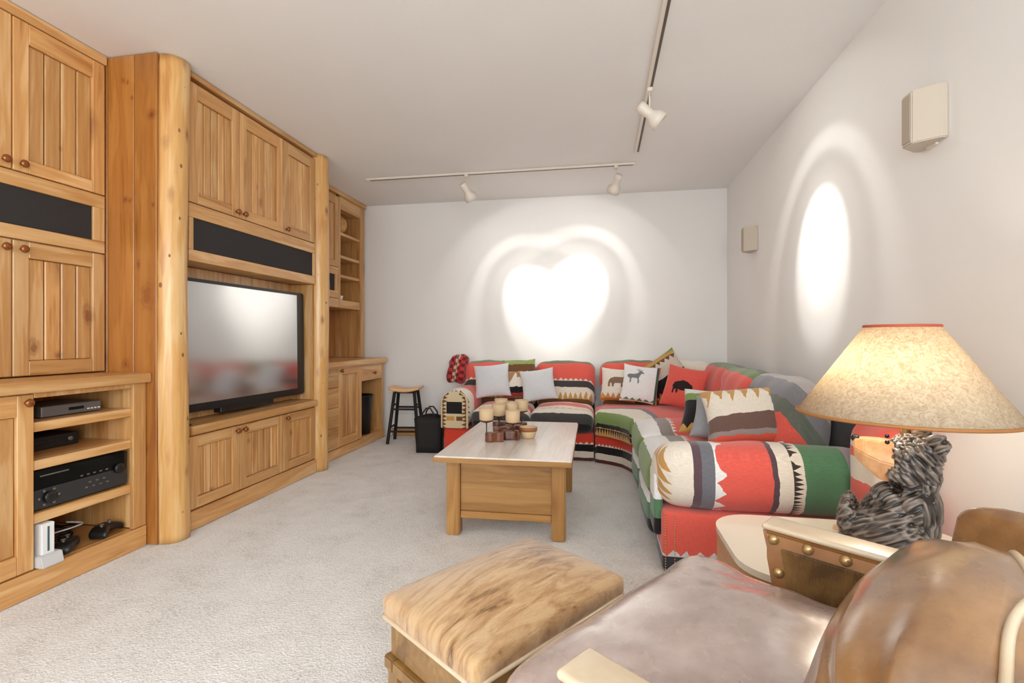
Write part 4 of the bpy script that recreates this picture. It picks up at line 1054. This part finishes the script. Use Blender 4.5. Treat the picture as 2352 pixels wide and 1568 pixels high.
# arms
ARM_POLY = [(-0.005, 0.615), (0.60, 0.600), (0.60, 0.09), (0.03, 0.09), (0.035, 0.30), (0.030, 0.44), (0.012, 0.54)]
def arm(sx):
    bm = bmesh.new(); x0, x1 = (sx * 0.365, sx * 0.445)
    a = [bm.verts.new((x0, y, z)) for y, z in ARM_POLY]; b_ = [bm.verts.new((x1, y, z)) for y, z in ARM_POLY]
    bm.faces.new(a); bm.faces.new(b_[::-1])
    for i in range(len(ARM_POLY)): j = (i + 1) % len(ARM_POLY); bm.faces.new((a[i], b_[i], b_[j], a[j]))
    bevel(bm, 0.013, 3)
    ar = obj('arm', bm, LEATHER_EDGE, CH, smooth=False)
    for s_ in (0, 1):
        xa = x0 if s_ == 0 else x1; dirn = -1 if s_ == 0 else 1
        poly = [(0.046, 0.573), (0.585, 0.558), (0.585, 0.11), (0.066, 0.11), (0.072, 0.30), (0.068, 0.43)]
        pm = bmesh.new(); e0, e1 = xa - sx * dirn * 0.004, xa + sx * dirn * 0.006
        aa = [pm.verts.new((e0, y, z)) for y, z in poly]; bb = [pm.verts.new((e1, y, z)) for y, z in poly]
        pm.faces.new(aa); pm.faces.new(bb[::-1])
        for i in range(len(poly)): j = (i + 1) % len(poly); pm.faces.new((aa[i], bb[i], bb[j], aa[j]))
        bevel(pm, 0.003, 2)
        obj('hide_panel', pm, HIDE_ARM, ar)
        dn = lathe_bm([(0.0135, 0.0), (0.0135, 0.002), (0.0118, 0.0075), (0.007, 0.0112), (0.0018, 0.0123)], 14)
        bmesh.ops.rotate(dn, verts=dn.verts[:], cent=(0, 0, 0), matrix=Matrix.Rotation(PI / 2 * dirn * sx, 3, 'Y'))
        dme_ = mesh_of(dn, BRASS, True)
        for k in range(8): link('nail', dme_, ar, (xa, 0.028 + k * 0.078, 0.590 - 0.0018 * k))
        for (y, z) in ((0.040, 0.51), (0.056, 0.43), (0.058, 0.35), (0.058, 0.27)): link('nail', dme_, ar, (xa, y, z))
    me = soft_mesh((0.041, 0.30, 0.008), 0.0078, PIPING_AND_SHEEN, (3, 9, 2)); link('arm_top_highlight', me, ar, (sx * 0.405, 0.298, 0.609), (-0.025, 0, 0))  # pale strip added as the highlight along the leather arm top
    return ar
arm(-1); arm(1)
# back frame and cushion
me = soft_mesh((0.42, 0.050, 0.33), 0.045, LEATHER, (17, 3, 9), wrinkle=0.004,
               deform=lambda p: Vector((p.x, p.y + 0.14 * max(0, p.z + 0.1) - 0.31 * abs(p.x / 0.42) ** 2.4, p.z + 0.02 * math.cos(p.x * 9) * (p.z > 0))))
link('back', me, CH, (0, 0.645, 0.455))
RF = random.Random(5)
CREASES = [(-0.15 + 0.21 * k + RF.uniform(-0.05, 0.05), RF.uniform(0.10, 0.17), RF.uniform(0.0025, 0.0055), RF.uniform(-0.25, 0.18), RF.uniform(0, 6)) for k in range(9)]


def back_fold(p):
    """pulled creases running in from the side seams, ruffles gathered along the lower edge (along the surface normal)"""
    ph = math.atan2(p.z, -p.y * 1.9); ax = abs(p.x)
    f = 0.0
    for c, w, a, x0, o in CREASES:
        d = (ph - c - 0.16 * math.sin(5 * p.x + o)) / w
        f += a * (math.exp(-d * d) - 0.8 * math.exp(-(d - 1.6) ** 2)) * max(0, min(1, (ax - 0.05 - x0 * 0.3) / 0.18))
    g = max(0, min(1, (-0.05 - ph) / 0.45)) * max(0, min(1, (ax + 0.02) / 0.15)) * max(0, min(1, (ph + 2.2) / 0.5))
    f += 0.011 * g * math.sin(p.x * 78 + 3.0 * math.sin(ph * 5) + 2 * noise.noise(p * 12))
    f += 0.006 * g * math.sin(ph * 17 + p.x * 40)
    return f


def back_def(p):
    q = p.copy()
    if p.z > -0.05: q.z -= 0.085 * abs(p.x / 0.30) ** 3 * min(1, (p.z + 0.05) / 0.2)
    return q
bme = soft_mesh((0.30, 0.105, 0.205), 0.095, LEATHER, (61, 13, 51), (0.02, 0.055, 0.015), deform=back_def, fold=back_fold, wrinkle=0.003, wscale=9)
BLOC, BROT = (0, 0.388, 0.556), (math.radians(-19), 0, 0)
link('back_cushion', bme, CH, BLOC, BROT)
for x in (-0.36, 0.36):
    for y in (0.06, 0.55):
        obj('leg', tube_bm([(x * 0.95, y, 0.001), (x * 0.9, y, 0.10)], 0.018, 10, r_end=0.028), DARK_W, CH, smooth=True)
# piping round the cushion's edge
from mathutils.bvhtree import BVHTree
bt = BVHTree.FromPolygons([v.co for v in bme.vertices], [p.vertices[:] for p in bme.polygons])
pp = []
for k in range(97):
    a = 2 * PI * k / 96; dr_ = Vector((math.cos(a), 0, math.sin(a)))
    y_ = 0.012 + 0.010 * math.sin(5 * a)
    hit = bt.ray_cast(Vector((0, y_, 0)) + dr_ * 1.0, -dr_)
    pp.append(hit[0] + dr_ * 0.002)
obj('piping', tube_bm(pp, 0.0065, 8, caps=False), PIPING_AND_SHEEN, CH, BLOC, BROT, smooth=True)['label'] = 'pale piping'

# ------------------------------------------------------------------ cowhide footstool
OT = thing('footstool', 'wooden footstool with a brindle cowhide cushion in front of the armchair', 'footstool', (-0.249, 1.343, 0), CH_A)
hx, hy = 0.283, 0.198
me = soft_mesh((hx, hy, 0.030), 0.020, HIDE, (17, 13, 2), (0, 0, 0.0), wrinkle=0.003, wscale=10,
               deform=lambda p: Vector((p.x, p.y, p.z + (0.066 * max(0, 1 - (p.x / hx) ** 2) * max(0, 1 - (p.y / hy) ** 2) if p.z > 0 else 0))))
link('cushion', me, OT, (0, 0, 0.390))
pts = []
for (cx, cy, a0) in ((hx - 0.024, hy - 0.024, 0), (-hx + 0.024, hy - 0.024, PI / 2), (-hx + 0.024, -hy + 0.024, PI), (hx - 0.024, -hy + 0.024, 1.5 * PI)):
    for k in range(5): pts.append((cx + 0.022 * math.cos(a0 + k * PI / 8), cy + 0.022 * math.sin(a0 + k * PI / 8), 0.366 + 0.002 * math.sin(3 * cx * 20 + k)))
pts.append(pts[0])
obj('piping', tube_bm(pts, 0.006, 8, caps=False), PIPING_AND_SHEEN, OT, smooth=True)['label'] = 'white piping'
for x0, x1, y0, y1 in ((-0.262, 0.262, -0.178, -0.158), (-0.262, 0.262, 0.158, 0.178)):
    box('side_board', (x0, y0, 0.262), (x1, y1, 0.358), STOOL_W[0], OT, 0.003)
for x0, x1 in ((-0.262, -0.242), (0.242, 0.262)):
    box('side_board', (x0, -0.157, 0.262), (x1, 0.157, 0.358), STOOL_W[0], OT, 0.003)
bm = bmesh.new(); addbox(bm, -0.275, 0.275, -0.192, -0.150, 0.225, 0.260); addbox(bm, -0.275, 0.275, 0.150, 0.192, 0.225, 0.260); addbox(bm, -0.275, -0.233, -0.1495, 0.1495, 0.225, 0.260); addbox(bm, 0.233, 0.275, -0.1495, 0.1495, 0.225, 0.260); bevel(bm, 0.004, 2)
obj('rail', bm, STOOL_W[0], OT)
for x in (-1, 1):
    for y in (-1, 1): box('leg', (x * 0.247 - 0.021, y * 0.164 - 0.021, 0.001), (x * 0.247 + 0.021, y * 0.164 + 0.021, 0.2245), STOOL_W[1], OT, 0.004)

# ------------------------------------------------------------------ end table
CREAMTOP = plain('cream_lacquer', srgb(236, 226, 208), 0.22, coat=0.4)
EDGE = wood('honey_edge', 1, srgb(214, 172, 112), srgb(196, 148, 86), srgb(160, 112, 58), knots=0.0)
ET = thing('end_table', 'cream topped end table under the bear lamp beside the striped sofa arm', 'side table', (0.81, 1.765, 0), 0.0)
def rrect(hx, hy, r, n=8):
    out = []
    for cx, cy, a0 in ((hx - r, hy - r, 0), (-hx + r, hy - r, PI / 2), (-hx + r, -hy + r, PI), (hx - r, -hy + r, 1.5 * PI)):
        out += [(cx + r * math.cos(a0 + k * PI / 2 / n), cy + r * math.sin(a0 + k * PI / 2 / n)) for k in range(n + 1)]
    return out
bm = slab_bm(rrect(0.39, 0.270, 0.15), 0.400, 0.420); bevel(bm, 0.006, 2) if False else None
obj('tabletop', bm, CREAMTOP, ET)
obj('apron', slab_bm(rrect(0.386, 0.266, 0.146), 0.20, 0.3995), EDGE, ET)
for x in (-1, 1):
    for y in (-1, 1): obj('leg', tube_bm([(x * 0.28, y * 0.17, 0.001), (x * 0.28, y * 0.17, 0.2195)], 0.018, 10, r_end=0.028), EDGE, ET, smooth=True)

# ------------------------------------------------------------------ bear lamp
LZ = 0.4205
LP = thing('table_lamp', 'carved black bear table lamp with a wide parchment shade on the end table', 'lamp', (0.888, 1.751, LZ), math.radians(-27))
LP.scale = (1.138,) * 3
BEARM, nt, b = new_mat('carved_bear_wood')
at_ = N(nt, 'ShaderNodeAttribute'); at_.attribute_name = 'groove'
cr = ramp(nt, [(0.15, srgb(24, 20, 18)), (0.46, srgb(68, 60, 55)), (0.90, srgb(132, 122, 114))]); L(nt, at_.outputs['Fac'], cr.inputs[0]); L(nt, cr.outputs[0], b.inputs['Base Color'])
b.inputs['Roughness'].default_value = 0.34; b.inputs['Coat Weight'].default_value = 0.3; b.inputs['Coat Roughness'].default_value = 0.25


def blob_mesh(blobs, voxel, groove, mat):
    bm = bmesh.new()
    for c, r, rot in blobs:
        M_ = Matrix.Translation(c) @ Matrix.Rotation(rot, 4, 'Y') @ Matrix.Diagonal((*r, 1))
        bmesh.ops.create_uvsphere(bm, u_segments=24, v_segments=16, radius=1.0, matrix=M_)
    me0 = bpy.data.meshes.new('blob'); bm.to_mesh(me0); bm.free()
    tmp = bpy.data.objects.new('blob_build', me0); COL.objects.link(tmp)
    rm = tmp.modifiers.new('r', 'REMESH'); rm.mode = 'VOXEL'; rm.voxel_size = voxel
    sm = tmp.modifiers.new('s', 'SMOOTH'); sm.factor = 0.5; sm.iterations = 6
    dg = bpy.context.evaluated_depsgraph_get()
    me = bpy.data.meshes.new_from_object(tmp.evaluated_get(dg))
    bpy.data.objects.remove(tmp)
    at2 = me.attributes.new('groove', 'FLOAT', 'POINT')
    norms = [v.normal.copy() for v in me.vertices]
    for v, nn in zip(me.vertices, norms):
        g, amp = groove(v.co); at2.data[v.index].value = g; v.co += nn * (g - 0.5) * amp
    me.materials.clear(); me.materials.append(mat)
    for p in me.polygons: p.use_smooth = True
    return me


def fur(p):
    """carved locks: noise stretched along the way the fur lies"""
    if p.z > 0.205: d = Vector((0.62, 0.25, -0.75))
    elif p.x > 0.085: d = Vector((0.12, 0, -1))
    elif p.z > 0.13: d = Vector((-0.80, -0.2, -0.60))
    else: d = Vector((-0.85, 0.1, -0.50))
    d.normalize(); along = p.dot(d); q = p - d * along * 0.93
    n1 = noise.noise(q * 150 + Vector((3, 1, 7))); n2 = noise.noise(q * 60)
    g = 0.55 + 0.80 * n1 + 0.30 * n2
    fold = max(0.0, 1 - abs((p.z - 0.185 - 0.25 * (0.06 - p.x))) / 0.016) * (p.x < 0.11)
    return max(0, min(1, g - 0.6 * fold)), 0.0085


V = Vector
me = blob_mesh([(V((0.035, 0, 0.085)), (0.090, 0.090, 0.090), 0.0), (V((0.070, 0.0, 0.125)), (0.060, 0.080, 0.085), 0.1), (V((0.030, 0, 0.130)), (0.062, 0.070, 0.060), 0.6),
                (V((-0.030, -0.045, 0.062)), (0.060, 0.042, 0.050), -0.3), (V((-0.030, 0.05, 0.062)), (0.060, 0.042, 0.050), -0.3), (V((-0.078, -0.045, 0.078)), (0.024, 0.038, 0.056), 0.0), (V((-0.078, 0.05, 0.078)), (0.024, 0.038, 0.056), 0),
                (V((0.030, -0.07, 0.055)), (0.078, 0.036, 0.052), 0.0), (V((0.030, 0.07, 0.055)), (0.078, 0.036, 0.052), 0.0), (V((0.030, 0, 0.03)), (0.112, 0.088, 0.034), 0.0),
                (V((0.062, 0, 0.19)), (0.050, 0.050, 0.060), 0.0), (V((0.062, 0, 0.262)), (0.060, 0.066, 0.070), 0.3), (V((0.084, 0, 0.278)), (0.050, 0.060, 0.054), 0.0), (V((0.054, -0.035, 0.226)), (0.048, 0.032, 0.042), -0.5), (V((0.054, 0.035, 0.226)), (0.048, 0.032, 0.042), -0.5), (V((0.096, 0, 0.215)), (0.030, 0.05, 0.075), 0.15)], 0.0026, fur, BEARM)
bo = link('bear', me, LP)
low = min(v.co.z for v in me.vertices); bo.location.z = -low + 0.0
for y, x in ((-0.044, 0.108), (0.040, 0.085)):
    me = blob_mesh([(V((0, 0, 0)), (0.020, 0.011, 0.022), 0.6), (V((0.008, 0, -0.012)), (0.018, 0.014, 0.022), 0.4)], 0.003, fur, BEARM)
    link('ear', me, LP, (x + 0.006, y * 1.1, 0.330))
MUZ = leather('carved_muzzle', srgb(196, 122, 62), srgb(236, 190, 138), 0.45, 14)
bm = bmesh.new()
sec = [(0.030, 0.206, 0.312, 0.056), (-0.004, 0.210, 0.316, 0.053), (-0.040, 0.240, 0.316, 0.044), (-0.064, 0.266, 0.313, 0.032)]
rings = []
for x, z0, z1, w in sec:
    rings.append([bm.verts.new(p) for p in ((x, -w * 0.7, z0), (x, -w, (z0 + z1) / 2), (x, -w * 0.62, z1), (x, w * 0.62, z1), (x, w, (z0 + z1) / 2), (x, w * 0.7, z0))])
for a, b_ in zip(rings, rings[1:]):
    for k in range(6): bm.faces.new((a[k], a[(k + 1) % 6], b_[(k + 1) % 6], b_[k]))
bm.faces.new(rings[0]); bm.faces.new(rings[-1][::-1])
bmesh.ops.recalc_face_normals(bm, faces=bm.faces[:])
for f in bm.faces: f.material_index = 1 if f.normal.z < -0.45 else 0
bevel(bm, 0.003, 2)
obj('muzzle', bm, [MUZ, leather('carved_chin', srgb(176, 92, 36), srgb(206, 126, 62), 0.45, 14)], LP)['label'] = 'tan carved muzzle'
me = soft_mesh((0.010, 0.014, 0.009), 0.007, BLACK, (3, 3, 3)); link('nose', me, LP, (-0.061, 0, 0.313))
bm = bmesh.new(); bmesh.ops.create_icosphere(bm, subdivisions=2, radius=0.006); em = mesh_of(bm, BLACK, True)
for y in (-0.046, 0.046): link('eye', em, LP, (0.012, y * 1.15, 0.318))
CLAW = plain('carved_claw', srgb(232, 196, 158), 0.5)
bm = lathe_bm([(0.006, 0), (0.0065, 0.012), (0.003, 0.024), (0.001, 0.028)], 8); bmesh.ops.rotate(bm, verts=bm.verts[:], cent=(0, 0, 0), matrix=Matrix.Rotation(-PI * 0.58, 3, 'Y')); cm = mesh_of(bm, CLAW, True)
for y in (-0.068, -0.050, -0.032, 0.034, 0.05, 0.066): link('claw', cm, LP, (-0.092, y, 0.034), (0, 0, 0.0))
for k in range(4): link('claw', cm, LP, (-0.05 + k * 0.024, -0.096 - 0.004 * k, 0.022), (0, 0, 0.9))
obj('neck', lathe_bm([(0.012, 0.30), (0.012, 0.395), (0.018, 0.40), (0.018, 0.425), (0.008, 0.43)], 16), BRASS, LP, (0.052, 0.0, 0), smooth=True)
SHADE, nt, b = new_mat('parchment_shade')
tc = N(nt, 'ShaderNodeTexCoord')
n1 = N(nt, 'ShaderNodeTexNoise'); n1.inputs['Scale'].default_value = 60; n1.inputs['Detail'].default_value = 6; n1.inputs['Distortion'].default_value = 2.5; L(nt, tc.outputs['Object'], n1.inputs['Vector'])
cr = ramp(nt, [(0.34, srgb(214, 196, 168)), (0.55, srgb(234, 221, 198)), (0.7, srgb(242, 233, 214))]); L(nt, n1.outputs[0], cr.inputs[0])
df = N(nt, 'ShaderNodeBsdfDiffuse'); tr = N(nt, 'ShaderNodeBsdfTranslucent'); mx = N(nt, 'ShaderNodeMixShader'); mx.inputs[0].default_value = 0.58
L(nt, cr.outputs[0], df.inputs[0]); L(nt, cr.outputs[0], tr.inputs[0]); L(nt, df.outputs[0], mx.inputs[1]); L(nt, tr.outputs[0], mx.inputs[2])
L(nt, mx.outputs[0], nt.nodes['Material Output'].inputs['Surface'])
CX_ = 0.0427
bm = lathe_bm([(0.248, 0.388), (0.084, 0.632)], 64, caps=False)
sh = obj('shade', bm, SHADE, LP, (CX_, 0, 0), smooth=True); sh.modifiers.new('thickness', 'SOLIDIFY').thickness = 0.0015
TRIM = plain('shade_trim', srgb(168, 112, 58), 0.6); TRIM_R = plain('shade_trim_red', srgb(186, 86, 60), 0.6)
ring = lambda R, z: [(R * math.cos(2 * PI * k / 64), R * math.sin(2 * PI * k / 64), z) for k in range(65)]
obj('bottom_trim', tube_bm(ring(0.249, 0.389), 0.0045, 8, caps=False), TRIM, LP, (CX_, 0, 0), smooth=True)
obj('top_trim', tube_bm(ring(0.084, 0.632), 0.004, 8, caps=False), TRIM_R, LP, (CX_, 0, 0), smooth=True)
bm = bmesh.new()
for k in range(3): tube_bm([(0, 0, 0.622), (0.083 * math.cos(k * 2.094), 0.083 * math.sin(k * 2.094), 0.630)], 0.0018, 6, bm)
tube_bm([(0, 0, 0.42), (0, 0, 0.635)], 0.003, 6, bm); obj('harp', bm, BRASS, LP, (CX_, 0, 0))
BULB, nt, b = new_mat('lamp_bulb'); b.inputs['Base Color'].default_value = srgb(255, 240, 214); b.inputs['Emission Color'].default_value = srgb(255, 222, 170); b.inputs['Emission Strength'].default_value = 3.0
obj('bulb', lathe_bm([(0.012, 0.431), (0.016, 0.445), (0.030, 0.48), (0.028, 0.50), (0.014, 0.515), (0.003, 0.518)], 18), BULB, LP, (CX_ + 0.012, 0, 0), smooth=True)
pl = bpy.data.lights.new('lamp_light', 'POINT'); pl.energy = LAMP_POWER; pl.color = (1.0, 0.90, 0.76); pl.shadow_soft_size = 0.035
po = bpy.data.objects.new('lamp_light', pl); COL.objects.link(po); po.parent = LP; po.location = (CX_ - 0.05, 0, 0.49)

# ------------------------------------------------------------------ track lights
TR = thing('light_track', 'short ceiling light track running parallel to the back wall', 'track', (-0.93, 4.39, HC))
box('channel', (-1.24, -0.018, -0.020), (1.24, 0.018, -0.001), CREAM_M, TR, 0.002)
box('slot', (-1.22, -0.007, -0.0215), (1.22, 0.007, -0.0200), TRACK_DARK, TR, 0.0)
box('end_cap', (-1.262, -0.019, -0.021), (-1.2405, 0.019, -0.001), CREAM_M, TR, 0.003)
TR2 = thing('light_track', 'long ceiling light track running towards the camera along the right', 'track', (0.30, 1.55, HC))
box('channel', (-0.018, -2.6, -0.020), (0.018, 2.56, -0.001), CREAM_M, TR2, 0.002)
box('slot', (0.002, -2.58, -0.0215), (0.016, 2.54, -0.0200), TRACK_DARK, TR2, 0.0)
box('end_cap', (-0.019, 2.5605, -0.021), (0.019, 2.58, -0.001), CREAM_M, TR2, 0.003)


def spot_nodes(l):
    l.use_nodes = True; nt = l.node_tree; em = nt.nodes['Emission']
    tc = N(nt, 'ShaderNodeTexCoord'); sp = N(nt, 'ShaderNodeSeparateXYZ'); L(nt, tc.outputs['Normal'], sp.inputs[0])
    ca = math_n(nt, 'ABSOLUTE', sp.outputs[2])
    ang = math_n(nt, 'DIVIDE', math_n(nt, 'ARCCOSINE', ca), math.radians(60))
    g = lambda v: (v, v, v, 1)
    cr = ramp(nt, [(0.0, g(1.0)), (8 / 60, g(0.95)), (13 / 60, g(0.60)), (18 / 60, g(0.12)), (25 / 60, g(0.075)), (29.5 / 60, g(0.155)), (32 / 60, g(0.145)), (37 / 60, g(0.06)), (50 / 60, g(0.04)), (1.0, g(0.0))])
    cr.color_ramp.interpolation = 'EASE'
    L(nt, ang, cr.inputs[0]); L(nt, cr.outputs[0], em.inputs['Strength'])


def track_head(x, y, aim, label, power, length=0.15):
    t = thing('track_head', label, 'spotlight', (x, y, HC - 0.0218), 0, 'track spotlights')
    box('adapter', (-0.016, -0.03, -0.022), (0.016, 0.03, 0.0), CREAM_M, t, 0.003)
    obj('stem', tube_bm([(0, 0, -0.022), (0, 0, -0.125)], 0.006, 8), CREAM_M, t, smooth=True)
    piv = Vector((x, y, HC - 0.0218 - 0.15)); d = (Vector(aim) - piv).normalized()
    q = d.to_track_quat('-Z', 'Y').to_euler()
    # housing along -Z of its own frame: narrow neck at the back, flared mouth at the front
    prof = [(0.008, 0.083), (0.032, 0.080), (0.034, 0.060), (0.030, 0.005), (0.031, -0.010), (0.056, -0.045), (0.060, -0.085), (0.057, -0.086), (0.052, -0.048), (0.028, -0.015), (0.006, -0.012)]
    obj('housing', lathe_bm(prof[::-1], 28), CREAM_M, t, (0, 0, -0.15), q, smooth=True)
    bm = lathe_bm([(0.004, -0.018), (0.024, -0.022), (0.030, -0.035), (0.004, -0.036)], 18)
    LB = bpy.data.materials.get('spot_lens') or plain('spot_lens', srgb(255, 244, 226), 0.3)
    LBb = LB.node_tree.nodes['Principled BSDF']; LBb.inputs['Emission Color'].default_value = srgb(255, 240, 214); LBb.inputs['Emission Strength'].default_value = 4.0
    obj('lens', bm, LB, t, (0, 0, -0.15), q, smooth=True)
    l = bpy.data.lights.new('track_spot', 'SPOT'); l.energy = power; l.color = (1.0, 0.97, 0.92); l.spot_size = math.radians(120); l.spot_blend = 0.15; l.shadow_soft_size = 0.012
    spot_nodes(l)
    o = bpy.data.objects.new('track_spot', l); COL.objects.link(o); o.parent = t; o.location = Vector((0, 0, -0.15)) + d * 0.088; o.rotation_euler = q
    return t


track_head(-1.20, 4.39, (-0.66, 5.30, 1.45), 'cream track spotlight near the left end of the short track', SPOT_POWER)
track_head(0.146, 4.39, (-0.24, 5.30, 1.62), 'cream track spotlight at the right end of the short track', SPOT_POWER)
track_head(0.30, 3.07, (1.28, 3.16, 1.62), 'large cream track spotlight on the long track, aimed at the right wall', SPOT_POWER)


# ------------------------------------------------------------------ wall speakers
def wall_speaker(y, z, label):
    t = thing('wall_speaker', label, 'wall speaker', (X1, y, z), 0, 'box fixtures on the right wall')
    w, h = 0.082, 0.102
    poly = [(-0.0005, -w), (-0.026, -w), (-0.095, -0.030), (-0.095, 0.030), (-0.026, w), (-0.0005, w)]
    bm = slab_bm(poly, -h, h); bevel(bm, 0.004, 2)
    obj('cabinet', bm, plain('speaker_enamel', srgb(198, 187, 172), 0.5), t)
    box('bracket', (-0.012, -0.03, -h - 0.008), (-0.001, 0.03, -h + 0.002), CREAM_M, t, 0.002)
    box('front_cloth', (-0.0985, -0.026, -h + 0.012), (-0.0955, 0.026, h - 0.012), plain('speaker_front', srgb(178, 166, 150), 0.8, bump=(500, 0.3, 0.002)), t, 0.001)
    return t


wall_speaker(2.165, 1.955, 'angular beige wall speaker high on the right wall, nearer the camera')
wall_speaker(4.40, 1.93, 'small looking beige wall speaker on the right wall near the back corner')
